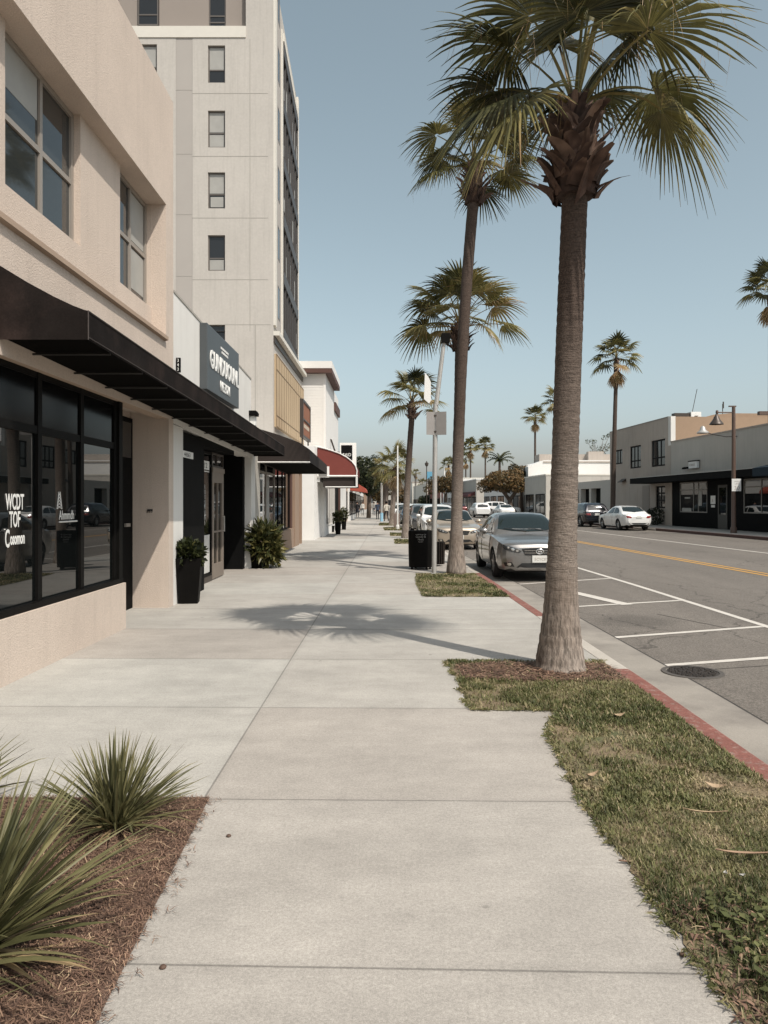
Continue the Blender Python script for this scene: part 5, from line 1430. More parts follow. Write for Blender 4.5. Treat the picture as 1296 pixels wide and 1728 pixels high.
# sparse tree above the white warehouse
c = at(1010, 752, 120)
r2 = random.Random(12)
limbs = [([(0, 0, 0), (0, 0, c.z - 2)], [.25, .12])]; bl = []
for i in range(16):
    a = r2.uniform(0, 6.28); q = Vector((math.cos(a) * r2.uniform(.6, 2.3), math.sin(a) * 1.4, c.z + r2.uniform(-1.6, 1.8)))
    limbs.append(([(0, 0, c.z - 2.4), tuple(q)], [.06, .02])); bl.append((q.x, q.y, q.z, .45, .45, .4))
tree('sparse_tree', 'thin leafed sparse tree showing above the white warehouse roof', (c.x, 120, 0), limbs, bl, 700, .12, M_leaf, 48, .5)
# bush beside the right building
mb = MB(); leaf_cloud(mb, [(0, 0, .62, .7, .6, .62)], 900, .08, random.Random(2), .15); mb.build('foliage', M_leaf, bh, world=False, tone=True)
# ================================================================== CARS
def carpaint(name, col, metal=.5, rough=.32):
    return mat(name, col, rough=rough, metal=metal, coat=.8, var=.03, vscale=1.5)
M_tyre = mat('tyre_rubber', (.018, .017, .016), .85)
M_rim = mat('alloy_rim', (.42, .41, .39), .35, metal=.8)
M_carglass = glass('car_glass', (.012, .019, .019), .04, .42)
M_cartrim = mat('car_black_trim', (.015, .015, .015), .45)
M_chrome = mat('chrome', (.62, .61, .58), .15, metal=1.0)
M_lamp = mat('headlamp', (.055, .057, .057), .12, metal=.3, coat=1.0, var=.35, vscale=14)
M_reflector = mat('lamp_reflector', (.60, .60, .58), .12, metal=.8, coat=1.0)
M_tail = mat('tail_lamp', (.22, .015, .012), .2, coat=.8)
M_plate = mat('licence_plate', (.62, .62, .58), .5)
M_amber = mat('fog_lamp', (.42, .40, .35), .15, metal=.4)

def spl(tab, y):
    for (a, *va), (b, *vb) in zip(tab, tab[1:]):
        if a <= y <= b:
            t = (y - a) / (b - a); t = t * t * (3 - 2 * t) * .35 + t * .65
            return [lerp_(p, q, t) for p, q in zip(va, vb)]
    return list(tab[-1][1:]) if y > tab[-1][0] else list(tab[0][1:])

KIND = {
    # y: low, shoulder, deck, half width low, half width mid
    'sedan': dict(L=4.85, W=1.84, body=[(0, .30, .72, .755, .50, .60), (.045, .24, .775, .82, .66, .745), (.16, .20, .82, .865, .78, .835), (.45, .20, .87, .91, .86, .89), (1.0, .21, .935, .975, .88, .915), (1.55, .20, .97, 1.02, .89, .92), (3.4, .20, .97, 1.01, .89, .92), (4.1, .22, .97, 1.02, .88, .91), (4.5, .25, .97, 1.03, .83, .87), (4.76, .30, .93, 1.0, .72, .79), (4.85, .38, .82, .86, .58, .66)],
                  cab=[(1.34, .0, .975), (1.58, .16, .975), (2.10, .45, .965), (2.45, .52, .965), (3.0, .525, .97), (3.45, .475, .97), (3.95, .22, .98), (4.28, .0, 1.0)], wy=(.98, 3.78), wr=.335, side=[[(1.86, 1.03), (2.28, 1.35), (2.78, 1.405), (2.80, 1.03)], [(2.88, 1.03), (2.86, 1.405), (3.30, 1.36), (3.62, 1.20), (3.66, 1.04)]]),
    'suv': dict(L=4.70, W=1.90, body=[(0, .36, .72, .78, .55, .62), (.06, .30, .82, .88, .72, .78), (.2, .27, .90, .95, .84, .87), (.5, .26, .96, 1.0, .90, .92), (1.3, .26, 1.03, 1.09, .91, .95), (3.4, .26, 1.06, 1.12, .91, .95), (4.3, .28, 1.07, 1.13, .88, .92), (4.6, .34, 1.04, 1.10, .80, .85), (4.7, .42, .92, .98, .70, .76)],
                cab=[(1.2, 0, 1.05), (1.45, .17, 1.05), (1.95, .50, 1.04), (2.3, .60, 1.04), (3.2, .62, 1.06), (4.05, .58, 1.07), (4.40, .42, 1.08), (4.64, .0, 1.08)], wy=(.95, 3.72), wr=.37, side=[[(1.72, 1.12), (2.1, 1.52), (2.66, 1.58), (2.68, 1.12)], [(2.76, 1.12), (2.74, 1.58), (3.5, 1.57), (3.52, 1.13)], [(3.6, 1.14), (3.58, 1.56), (4.1, 1.50), (4.28, 1.2)]]),
}
def resamp(tab, n):
    y0, y1 = tab[0][0], tab[-1][0]
    ys = sorted({round(a[0], 4) for a in tab} | {round(y0 + (y1 - y0) * i / n, 4) for i in range(n + 1)})
    return [(y, *spl(tab, y)) for y in ys]

def bm_to_obj_mesh(bm, name):
    me = bpy.data.meshes.new(name); bm.to_mesh(me); bm.free(); return me

def make_car(kind, label, cat, paint, loc, rz=0.0, group=None, full=True, plate='', name=None):
    K = KIND[kind]
    t = thing(name or 'parked_car', label, cat, loc, rz, group)
    # lower body
    st = resamp(K['body'], 44)
    bm = bmesh.new(); rings = []
    for (y, lo, sh, dk, wl, wm) in st:
        half = [(0, lo), (wl * .80, lo), (wl * .97, lo + .05), (lerp_(wl, wm, .6), lo + (sh - lo) * .28), (wm, lo + (sh - lo) * .55), (wm * .990, lo + (sh - lo) * .80), (wm * .955, sh), (wm * .86, lerp_(sh, dk, .55)), (wm * .62, lerp_(sh, dk, .90)), (wm * .3, dk), (0, dk + .006)]
        pts = half + [(-x, z) for x, z in half[-2:0:-1]]
        rings.append([bm.verts.new((x, y, z)) for x, z in pts])
    for a, b in zip(rings, rings[1:]):
        n = len(a)
        for i in range(n): bm.faces.new((a[i], a[(i + 1) % n], b[(i + 1) % n], b[i]))
    bm.faces.new(rings[0][::-1]); bm.faces.new(rings[-1])
    bmesh.ops.recalc_face_normals(bm, faces=bm.faces)
    me = bm_to_obj_mesh(bm, 'body'); me.materials.append(paint); me.materials.append(M_cartrim)
    body = bpy.data.objects.new('body', me); COL.objects.link(body)
    # wheel arches cut out of the shell
    cut = MB()
    for wy in K['wy']: cut.lathe([(K['wr'] + .065, -1.2), (K['wr'] + .065, 1.2)], (0, wy, K['wr']), 36, 'x')
    co = cut.build('arch_cutter', M_cartrim)
    bmc = bmesh.new(); bmc.from_mesh(co.data); bmesh.ops.recalc_face_normals(bmc, faces=bmc.faces); bmc.to_mesh(co.data); bmc.free()
    md = body.modifiers.new('arch', 'BOOLEAN'); md.operation = 'DIFFERENCE'; md.object = co; md.solver = 'EXACT'
    bpy.context.view_layer.update()
    me2 = bpy.data.meshes.new_from_object(body.evaluated_get(bpy.context.evaluated_depsgraph_get()))
    body.modifiers.clear(); body.data = me2
    bpy.data.objects.remove(co)
    me2.materials.clear(); me2.materials.append(paint); me2.materials.append(M_cartrim)
    for p in me2.polygons:
        c = p.center
        inside_arch = any(math.hypot(c.y - wy, c.z - K['wr']) < K['wr'] + .066 for wy in K['wy']) and abs(c.x) < K['W'] / 2 - .02
        p.material_index = 1 if (inside_arch or (p.normal.z < -.7 and c.z < .5)) else 0
    me2.polygons.foreach_set('use_smooth', [True] * len(me2.polygons))
    try: me2.set_sharp_from_angle(angle=R(32))
    except Exception: pass
    body.parent = t
    # cabin
    st = resamp(K['cab'], 30)
    bm = bmesh.new(); rings = []
    for (y, h, zb_) in st:
        wb_ = .845 if kind == 'sedan' else .88
        top = zb_ + h
        k = min(1, h / .4)
        half = [(wb_ * .98, zb_ - .10), (wb_ - .02, zb_ + .02 * k), (lerp_(wb_ - .02, .66 if kind == 'sedan' else .74, .55 * k), zb_ + h * .55), (lerp_(wb_ - .04, .63 if kind == 'sedan' else .70, k), zb_ + h * .90), (lerp_(wb_ - .10, .54 if kind == 'sedan' else .60, k), zb_ + h * .985), (.30, top + .012 * k), (0, top + .016 * k)]
        pts = half + [(-x, z) for x, z in half[-2::-1]]
        rings.append([bm.verts.new((x, y, z)) for x, z in pts])
    for a, b in zip(rings, rings[1:]):
        for i in range(len(a) - 1): bm.faces.new((a[i], a[i + 1], b[i + 1], b[i]))
    bmesh.ops.recalc_face_normals(bm, faces=bm.faces)
    me = bm_to_obj_mesh(bm, 'cabin'); me.materials.append(paint)
    me.polygons.foreach_set('use_smooth', [True] * len(me.polygons))
    cab = bpy.data.objects.new('roof', me); COL.objects.link(cab); cab.parent = t
    # surface patches
    def bvh(me_): 
        b = bmesh.new(); b.from_mesh(me_); r = BVHTree.FromBMesh(b); b.free(); return r
    B1, B2 = bvh(me2), bvh(me)
    def patch(name, poly, plane, m, eps=.008, sub=3, trees=None, parent=t, mirror=False, thick=0.0):
        objs = []
        for sgn in ((1, -1) if mirror else (1,)):
            b = bmesh.new()
            f = b.faces.new([b.verts.new((p[0], p[1], 0)) for p in poly])
            bmesh.ops.triangulate(b, faces=[f])
            bmesh.ops.subdivide_edges(b, edges=b.edges[:], cuts=sub, use_grid_fill=True)
            bmesh.ops.triangulate(b, faces=b.faces[:])
            for v in b.verts:
                p, q = v.co.x, v.co.y
                if plane == 'front': o_, d_ = Vector((p * sgn, -3, q)), Vector((0, 1, 0))
                elif plane == 'rear': o_, d_ = Vector((p * sgn, K['L'] + 3, q)), Vector((0, -1, 0))
                elif plane == 'side': o_, d_ = Vector((-3 * sgn, p, q)), Vector((sgn, 0, 0))
                else: o_, d_ = Vector((p * sgn, q, 4)), Vector((0, 0, -1))
                best = None
                for T_ in (trees or (B1, B2)):
                    h = T_.ray_cast(o_, d_)
                    if h[0] is not None and (best is None or h[3] < best[3]): best = h
                if best is None: 
                    h = min(((T_.find_nearest(o_ + d_ * 3)) for T_ in (trees or (B1, B2))), key=lambda a: a[3]); best = h
                v.co = best[0] - d_ * eps
            bmesh.ops.recalc_face_normals(b, faces=b.faces[:])
            me_ = bm_to_obj_mesh(b, name); me_.materials.append(m)
            me_.polygons.foreach_set('use_smooth', [True] * len(me_.polygons))
            o = bpy.data.objects.new(name, me_); COL.objects.link(o); o.parent = parent
            objs.append(o)
        return objs
    W2 = .60 if kind == 'sedan' else .66
    if kind == 'sedan':
        ws_ = [(-.70, 1.55), (-.35, 1.47), (0, 1.45), (.35, 1.47), (.70, 1.55), (.555, 2.22), (.3, 2.27), (0, 2.29), (-.3, 2.27), (-.555, 2.22)]
        rw = [(-.54, 3.42), (0, 3.38), (.54, 3.42), (.66, 4.02), (0, 4.12), (-.66, 4.02)]
    else:
        ws_ = [(-.74, 1.42), (-.35, 1.32), (0, 1.30), (.35, 1.32), (.74, 1.42), (.62, 2.0), (0, 2.06), (-.62, 2.0)]
        rw = None
    patch('windscreen', ws_, 'top', M_carglass, .010, 4, trees=(B2,))
    if rw: patch('rear_window', rw, 'top', M_carglass, .010, 3, trees=(B2,))
    else: patch('rear_window', [(-.62, 1.16), (.62, 1.16), (.55, 1.52), (-.55, 1.52)], 'rear', M_carglass, .01, 3, trees=(B2,))
    for poly in K['side']: patch('side_window', poly, 'side', M_carglass, .008, 3, trees=(B2,), mirror=True)
    # wheels
    for wy in K['wy']:
        for sx in (-1, 1):
            cx_ = sx * (K['W'] / 2 - .125)
            wt = MB(); r = K['wr']
            wt.lathe([(r * .64, -.10), (r * .93, -.105), (r, -.07), (r, .07), (r * .93, .105), (r * .64, .10)], (cx_, wy, r), 28, 'x', cap=False)
            wo = wt.build('wheel', M_tyre, t, world=False, smooth=True)
            rm = MB(); e = sx * .085
            rm.lathe([(r * .66, e), (r * .60, e), (r * .57, e * .5), (0.0, e * .4)], (cx_, wy, r), 24, 'x', cap=False)
            for k in range(5):
                a = 2 * math.pi * k / 5 + .3
                p0 = Vector((cx_ + e * .85, wy + math.cos(a) * .03, r + math.sin(a) * .03)); p1 = Vector((cx_ + e * .95, wy + math.cos(a) * r * .6, r + math.sin(a) * r * .6))
                rm.tube([p0, p1], [.035, .026], 6)
            rm.lathe([(.0, e * 1.1), (.05, e * 1.05), (.06, e * .6)], (cx_, wy, r), 12, 'x', cap=False)
            rm.build('rim', M_rim, wo, world=False)
    if full:
        z = .0
        if kind == 'sedan':
            patch('headlight', [(.40, .665), (.50, .73), (.66, .785), (.80, .815), (.815, .77), (.77, .71), (.62, .66), (.46, .635)], 'front', M_lamp, .008, 4, trees=(B1,), mirror=True)
            for q_ in ((.50, .685, .034), (.60, .715, .040), (.70, .755, .030)): patch('lamp_reflector', [(q_[0] + q_[2] * math.cos(k_ * .785), q_[1] + q_[2] * .8 * math.sin(k_ * .785)) for k_ in range(8)], 'front', M_reflector, .013, 1, trees=(B1,), mirror=True)
            patch('grille', [(-.40, .725), (0, .748), (.40, .725), (.33, .585), (0, .565), (-.33, .585)], 'front', M_cartrim, .006, 3, trees=(B1,))
            for q in (.628, .682): patch('grille_bar', [(-.34, q), (.34, q), (.34, q + .014), (-.34, q + .014)], 'front', M_chrome, .012, 2, trees=(B1,))
            patch('lower_intake', [(-.52, .31), (.52, .31), (.40, .41), (-.40, .41)], 'front', M_cartrim, .006, 3, trees=(B1,))
            patch('fog_surround', [(.56, .325), (.76, .335), (.79, .42), (.62, .43)], 'front', M_cartrim, .006, 2, trees=(B1,), mirror=True)
            patch('fog_light', [(.64, .355), (.71, .355), (.725, .385), (.71, .41), (.64, .41), (.63, .385)], 'front', M_amber, .014, 2, trees=(B1,), mirror=True)
            pv = B1.ray_cast(Vector((0, -3, .66)), Vector((0, 1, 0)))[0]
            em = MB(); n_ = 20
            em.lathe([(.045, -.0), (.066, -.012), (.062, .0)], (0, pv.y - .012, .665), 24, 'y', cap=False)
            eo = em.build('emblem', M_chrome, t, world=False, smooth=True); eo.scale = (1.45, 1, 1)
            em = MB(); em.tube([(-.028, pv.y - .025, .65), (0, pv.y - .027, .682), (.028, pv.y - .025, .65)], .007, 6); em.tube([(-.03, pv.y - .025, .665), (.03, pv.y - .025, .665)], .006, 6)
            e2_ = em.build('emblem', M_chrome, t, world=False); e2_.scale = (1.3, 1, 1)
            pz_ = .425
        else:
            patch('headlight', [(.55, .80), (.80, .84), (.80, .72), (.58, .68)], 'front', M_lamp, .008, 3, trees=(B1,), mirror=True)
            patch('grille', [(-.48, .80), (.48, .80), (.42, .58), (-.42, .58)], 'front', M_cartrim, .008, 3, trees=(B1,))
            patch('lower_intake', [(-.55, .40), (.55, .40), (.5, .5), (-.5, .5)], 'front', M_cartrim, .008, 2, trees=(B1,))
            pz_ = .47
        pv = B1.ray_cast(Vector((0, -3, pz_ + .05)), Vector((0, 1, 0)))[0]
        lp_ = MB(); lp_.box(-.17, .17, pv.y - .035, pv.y + .02, pz_, pz_ + .155); lpo = lp_.build('licence_plate', M_plate, t, world=False)
        if plate:
            tx = text(plate, .085, None, (-.125, pv.y - .037, pz_ + .045), (1, 0, 0), (0, 0, 1), M_rgrey, extrude=.001); tx.parent = lpo
        # rear
        zt_ = .72 if kind == 'sedan' else .78
        patch('tail_light', [(.46, zt_ + .04), (.46, zt_ + .17), (.76, zt_ + .18), (.80, zt_ + .06)], 'rear', M_tail, .01, 3, trees=(B1,), mirror=True)
        pr_ = B1.ray_cast(Vector((0, 9, zt_ + .08)), Vector((0, -1, 0)))[0]
        lp_ = MB(); lp_.box(-.17, .17, pr_.y - .02, pr_.y + .02, zt_ + .03, zt_ + .18); lp_.build('licence_plate', M_plate, t, world=False)
        patch('rear_bumper_trim', [(-.62, .40), (.62, .40), (.60, .47), (-.60, .47)], 'rear', M_cartrim, .01, 3, trees=(B1,))
        # door gaps, handles, mirrors
        sgap = [(1.42, .30, .94), (2.82, .27, .97), (3.66, .62, 1.0)]
        gp = MB()
        for sx in (-1, 1):
            for (y, z0, z1) in sgap:
                pr = []
                for i in range(9):
                    z = lerp_(z0, z1, i / 8); h_ = B1.ray_cast(Vector((-3 * sx, y, z)), Vector((sx, 0, 0)))
                    if h_[0] is not None: pr.append(h_[0] + Vector((-.002 * sx, 0, 0)))
                if len(pr) > 2: gp.tube(pr, .006, 4)
            h_ = B1
        gp.build('door_gap', M_cartrim, t, world=False)
        hd = MB()
        for sx in (-1, 1):
            for y in (2.62, 3.5):
                h_ = B1.ray_cast(Vector((-3 * sx, y, .86 if kind == 'sedan' else .95)), Vector((sx, 0, 0)))
                if h_[0] is not None: hd.tube([h_[0] + Vector((-.02 * sx, -.09, 0)), h_[0] + Vector((-.025 * sx, .09, 0))], .016, 6)
        hd.build('door_handle', M_chrome, t, world=False)
        for sx in (-1, 1):
            m_ = MB(); zz = 1.06 if kind == 'sedan' else 1.14; yy_ = 1.82 if kind == 'sedan' else 1.68
            m_.lathe([(.0, -.06), (.055, -.05), (.085, -.02), (.09, .03), (.075, .055), (0, .06)], (0, 0, 0), 16, 'y', cap=False)
            mo = m_.build('wing_mirror', paint, t, world=False, smooth=True); mo.scale = (1.25, 1.0, .85); mo.location = (sx * .99, yy_, zz)
            gl = MB(); gl.lathe([(.0, .062), (.07, .061)], (0, 0, 0), 16, 'y', cap=False); gl.build('mirror_glass', M_carglass, mo, world=False)
            a_ = MB(); a_.tube([(-sx * .20, .0, -.05), (-sx * .05, 0, -.03)], .025, 6); a_.build('mirror_stalk', M_cartrim, mo, world=False)
        # interior hints behind the glass are not modelled: wipers on the screen
        wp = MB()
        for x0, x1 in ((-.55, -.02), (.05, .55)):
            pts = []
            for i in range(6):
                x = lerp_(x0, x1, i / 5); y = 1.55 - .02 * i if kind == 'sedan' else 1.42
                h_ = B2.ray_cast(Vector((x, y, 4)), Vector((0, 0, -1)))
                if h_[0] is not None: pts.append(h_[0] + Vector((0, -.005, .018)))
            if len(pts) > 2: wp.tube(pts, .007, 4)
        wp.build('wiper', M_cartrim, t, world=False)
    return t

P_silver = carpaint('silver_paint', (.24, .235, .225), .65, .30)
P_gold = carpaint('champagne_paint', (.38, .32, .25), .45, .32)
P_white = carpaint('white_car_paint', (.68, .68, .66), .0, .25)
P_blackc = carpaint('black_car_paint', (.012, .014, .020), .2, .2)
P_blue = carpaint('dark_blue_car_paint', (.02, .035, .06), .3, .25)
P_grey = carpaint('grey_car_paint', (.10, .10, .10), .4, .3)
P_redc = carpaint('dark_red_car_paint', (.12, .02, .018), .2, .25)
make_car('sedan', 'silver grey sedan facing the camera beside the nearest trunk', 'car', P_silver, (3.36, 16.75, road_z(3.36) + .02), R(0.6), 'cars parked along the near kerb', plate='5CYC074')
make_car('sedan', 'champagne sedan parked behind the silver one', 'car', P_gold, (2.62, 28.0, road_z(2.6)), R(1.4), 'cars parked along the near kerb', plate='4RTK21')
x_ = lambda y, off=1.0: warp(2.4, y) + off
make_car('suv', 'white suv parked behind the champagne sedan', 'car', P_white, (x_(36, .90), 35.5, -.13), R(1.7), 'cars parked along the near kerb')
make_car('suv', 'dark grey suv in the kerb row left of the sign post', 'car', P_grey, (x_(43, .80), 42.3, -.13), R(1.7), 'cars parked along the near kerb')
make_car('suv', 'second white suv deeper in the kerb row', 'car', P_white, (x_(50, .85), 49.3, -.13), R(1.7), 'cars parked along the near kerb', full=False)
make_car('sedan', 'dark blue sedan deep in the kerb row', 'car', P_blue, (x_(57, .85), 56.5, -.13), R(1.7), 'cars parked along the near kerb', full=False)
make_car('sedan', 'silver sedan nearly at the far end of the kerb row', 'car', P_silver, (x_(64, .85), 63.8, -.13), R(1.7), 'cars parked along the near kerb', full=False)
make_car('suv', 'white suv at the far end of the kerb row', 'car', P_white, (x_(72, .85), 71.2, -.13), R(1.7), 'cars parked along the near kerb', full=False)
# far side, seen from behind
c = at(1056, 893, 45.2)
make_car('sedan', 'white sedan seen from behind across the street', 'car', P_white, (c.x + .48, 45.2 + 4.85, -.05), R(180 + 3.8), 'cars parked across the street')
c = at(1000, 887, 52.0)
make_car('suv', 'black suv parked ahead of the white sedan across the street', 'car', P_blackc, (c.x + .02, 52.0 + 4.7, -.05), R(180 + 3.8), 'cars parked across the street')
c = at(826, 867, 96)
make_car('suv', 'white wagon seen from behind above the silver sedan roof', 'car', P_white, (c.x - 2.6, 84 + 4.7, -.05), R(180 + 3.5), 'cars parked across the street', full=False)
make_car('sedan', 'white car with its nose under the rusty tree', 'car', P_white, (12.9, 88, -.05), R(180 + 3.5), 'cars parked across the street', full=False)
make_car('suv', 'white van like car beside the rusty tree trunk', 'car', P_white, (16.2, 93, .09), R(90), 'cars parked across the street', full=False)
make_car('sedan', 'dark red sedan far down the far kerb', 'car', P_redc, (10.8, 118, -.05), R(183), 'cars parked across the street', full=False)
make_car('suv', 'grey suv far down the far lane', 'car', P_grey, (7.6, 105, -.05), R(183), 'cars parked across the street', full=False)

# ================================================================== STREET FURNITURE
# black litter bin
tc_ = ground(711.5, 962); 
bin_ = thing('litter_bin', 'black cylindrical litter bin with small white lettering beside the sign post', 'litter bin', (tc_.x, tc_.y + .3, 0))
mb = MB(); mb.lathe([(.290, .055), (.305, .06), (.315, .50), (.318, .93), (.310, .955), (.27, .96), (.26, .90), (.0, .88)], n=40, cap=False); mb.lathe([(.305, .06), (.0, .058)], n=40, cap=False)
mb.build('body', M_pot, bin_, world=False, smooth='auto')
mb = MB()
for k in range(4):
    a = k * math.pi / 2 + .5; mb.box(math.cos(a) * .26 - .025, math.cos(a) * .26 + .025, math.sin(a) * .26 - .025, math.sin(a) * .26 + .025, 0, .06)
mb.build('foot', M_black_metal, bin_, world=False)
for (s_, z, sz) in (('mearsarga dn', .855, .052), ('Gundy &', .79, .075), ('Niost', .725, .07), ('keaepnt', .68, .04)):
    tx = text(s_, sz, None, (0, 0, 0), (1, 0, 0), (0, 0, 1), mat('bin_lettering', (.42, .42, .40), .6), sx=.95, extrude=.001, align='CENTER')
    for v in tx.data.vertices:                      # wrap the words round the drum
        a = v.co.x / .319; v.co = Vector((.3195 * math.sin(a), -.3195 * math.cos(a) , v.co.z + z))
    tx.parent = bin_; tx.rotation_euler = (0, 0, R(-4))
b2 = thing('mesh_bin', 'dark mesh cylinder standing behind the litter bin and sign post', 'bin', (ground(738, 957).x, 19.6, 0))
mb = MB(); mb.lathe([(.19, .05), (.21, .5), (.21, .62), (.19, .62), (.18, .1)], n=20, cap=True)
mb.build('drum', M_pot, b2, world=False)
mb = MB()
for k in range(20):
    a = k * math.pi / 10; mb.tube([(.205 * math.cos(a), .205 * math.sin(a), .05), (.222 * math.cos(a), .222 * math.sin(a), .62)], .008, 4)
mb.build('bars', M_bronze, b2, world=False)

# sign post with its leaning mast
sp_ = ground(732.5, 969)
SP = thing('sign_post', 'pale steel sign post with two grey sign backs and a leaning lamp mast', 'sign post', sp_)
mb = MB()
ztop = at(735, 682, sp_.y).z
mb.tube([(0, 0, -.02), (0.03, 0, ztop)], .056, 14); mb.lathe([(.09, 0), (.09, .015), (.06, .03)], n=14, cap=False)
mb.build('post', M_steel, SP, world=False, smooth='auto')
q = lambda u, v: at(u, v, sp_.y) - sp_
a_, b_, c__ = q(719, 696), q(731.5, 696), q(752.5, 696); lowz = q(730, 734.5).z
M_signback = mat('sign_back_aluminium', (.27, .255, .24), .5, metal=.3, var=.08, vscale=5)
mb = MB(); mb.prism([(a_.x, -.16), (a_.x, -.15), (.0, -.06), (.0, -.07)], 'z', lowz, a_.z); mb.build('sign_plate', M_signback, SP, world=False)
mb = MB(); mb.prism([(.035, -.07), (.035, -.06), (c__.x, -.13), (c__.x, -.14)], 'z', lowz, a_.z + .005); mb.build('sign_plate', M_signback, SP, world=False)
mb = MB()
for z in (lowz + .08, a_.z - .08): mb.box(-.07, .10, -.075, .02, z - .018, z + .018)
mb.build('bracket', M_bronze, SP, world=False)
m0, m1 = q(736, 684), q(749, 578)
mb = MB(); mb.tube([m0, m0.lerp(m1, .5), m1], [.055, .052, .05], 10); mb.build('mast', M_steel, SP, world=False)
e0 = q(757, 562)
mb = MB(); mb.box(m1.x - .06, e0.x + .02, -.10, .10, m1.z - .02, m1.z + .20); mb.box(e0.x - .18, e0.x + .06, -.08, .08, m1.z + .10, m1.z + .16); mb.build('lamp_head', M_black_metal, SP, world=False, bevel=.01)
w0, w1_ = q(715.5, 629), q(727, 681)
mb = MB(); mb.prism([(w0.x, w1_.z + .10), (w0.x + .02, w0.z), (w0.x + .10, w0.z - .10), (w1_.x, w0.z - .22), (w1_.x, w1_.z + .06), (w1_.x - .04, w1_.z)], 'y', -.03, .03); mb.build('edge_on_sign', M_letter, SP, world=False)
mb = MB(); mb.tube([(w1_.x - .01, 0, (w0.z + w1_.z) / 2), (m0.lerp(m1, .25).x, 0, (w0.z + w1_.z) / 2)], .014, 6); mb.build('bracket', M_bronze, SP, world=False)

# brown street lamp across the street
lb = at(1238, 901, 38.6); lb.z = .09
LPX = thing('street_lamp', 'brown street lamp with bell shade and speed sign before the corner shop', 'street lamp', lb)
tz = at(1238, 686, 38.6).z - .09
mb = MB(); mb.lathe([(.16, 0), (.16, .25), (.115, .32), (.105, 2.2), (.085, tz), (.0, tz + .02)], n=16, cap=False); mb.box(-.25, .12, -.05, .05, tz - .02, tz + .04); mb.build('pole', M_rust, LPX, world=False, smooth='auto')
az_ = at(1210, 696, 38.6).z - .09; ax_ = at(1210, 696, 38.6).x - lb.x
mb = MB(); mb.tube([(0, 0, az_), (ax_, 0, az_)], .035, 8); mb.lathe([(.0, az_ + .12), (.06, az_ + .1), (.075, az_), (.05, az_ - .09), (0, az_ - .1)], (ax_, 0, 0), 10, cap=False); mb.build('arm', M_rust, LPX, world=False)
mb = MB(); bz = az_ - .62; mb.lathe([(.05, az_ - .08), (.07, az_ - .16), (.13, az_ - .24), (.16, az_ - .33), (.26, bz + .14), (.34, bz + .04), (.35, bz), (.30, bz), (.10, az_ - .3)], (ax_ - .03, 0, 0), 22, cap=False); mb.build('shade', M_bronze, LPX, world=False, smooth='auto')
s0_, s1_ = at(1234, 829, 38.6) - lb, at(1248.5, 808, 38.6) - lb
mb = MB(); mb.box(s0_.x - .03, s1_.x, -.14, -.125, s0_.z, s1_.z); so = mb.build('speed_sign', M_letter, LPX, world=False)
for tt, zz, sz in (('SPEED', .46, .10), ('LIMIT', .34, .10), ('30', .06, .30)):
    tx = text(tt, sz, None, ((s0_.x + s1_.x) / 2, -.142, s0_.z + zz), (1, 0, 0), (0, 0, 1), M_rgrey, extrude=.001, align='CENTER'); tx.parent = so
# floodlight on a long cable arm off the same wall
fl = at(1186, 727, 44)
FL = thing('gooseneck_light', 'small grey gooseneck light with a curved arm on the grey parapet', 'light', fl)
mb = MB(); mb.lathe([(.05, .28), (.12, .22), (.17, .05), (.34, -.10), (.34, -.15), (.1, -.1)], n=14, cap=False); mb.build('shade', M_steel, FL, world=False, smooth='auto')
en = Vector(rp(-2.2, .05, 5.35)) - fl
mb = MB(); mb.tube([(.1, 0, -.05), tuple(en * .3 + Vector((0, 0, -.12))), tuple(en * .7 + Vector((0, 0, -.12))), tuple(en)], .025, 6); mb.build('arm', M_bronze, FL, world=False)
# second lamp arm poking in at the right edge
l2 = Vector((rp(-12, 2.4)[0] + .0, 33.2, .09)); l2 = at(1301, 890, 33.2); l2.z = .09
L2 = thing('street_lamp', 'second brown lamp whose arm just enters at the right edge', 'street lamp', at(1330, 890, 38) * 1.0)
L2.location.z = .09
mb = MB(); mb.lathe([(.16, 0), (.105, .32), (.085, 6.3), (0, 6.32)], n=12, cap=False); mb.build('pole', M_rust, L2, world=False)
mb = MB(); mb.tube([(0, 0, 6.05), (-1.05, 0, 6.05)], .06, 8); mb.box(-1.5, -.9, -.12, .12, 5.98, 6.16); mb.build('arm', M_rust, L2, world=False)

# thin poles along the near kerb
c = ground(644, 880)
bp = thing('wrapped_pole', 'pale pole with a light blue wrap at its foot among the pedestrians', 'pole', c)
mb = MB(); mb.tube([(0, 0, 0), (0, 0, at(644, 815, c.y).z)], .10, 10); mb.build('pole', M_steel, bp, world=False)
mb = MB(); mb.lathe([(.135, 0), (.135, .75)], n=12); mb.build('wrap', mat('light_blue_wrap', (.25, .45, .58), .6), bp, world=False)
c = at(671, 880, 46)
wp_ = thing('thin_lamp_pole', 'thin white pole in front of the shaggy low fan palm', 'pole', (c.x, 46, 0))
mb = MB(); mb.tube([(0, 0, 0), (0, 0, at(671, 752, 46).z)], [.05, .04], 8); mb.lathe([(.11, 0), (.11, .2), (.08, .3)], n=10, cap=False); mb.build('pole', M_letter, wp_, world=False)
c = ground(669, 890)
ub = thing('utility_box', 'low brown utility box between two kerb palms', 'utility box', c)
mb = MB(); mb.box(-.18, .22, 0, .5, 0, .92); mb.build('cabinet', mat('brown_cabinet', (.16, .12, .10), .7), ub, world=False, bevel=.02)
mb = MB(); mb.box(-.15, .19, -.012, 0, .08, .84); mb.build('door', mat('brown_cabinet', (.16, .12, .10), .7), ub, world=False)
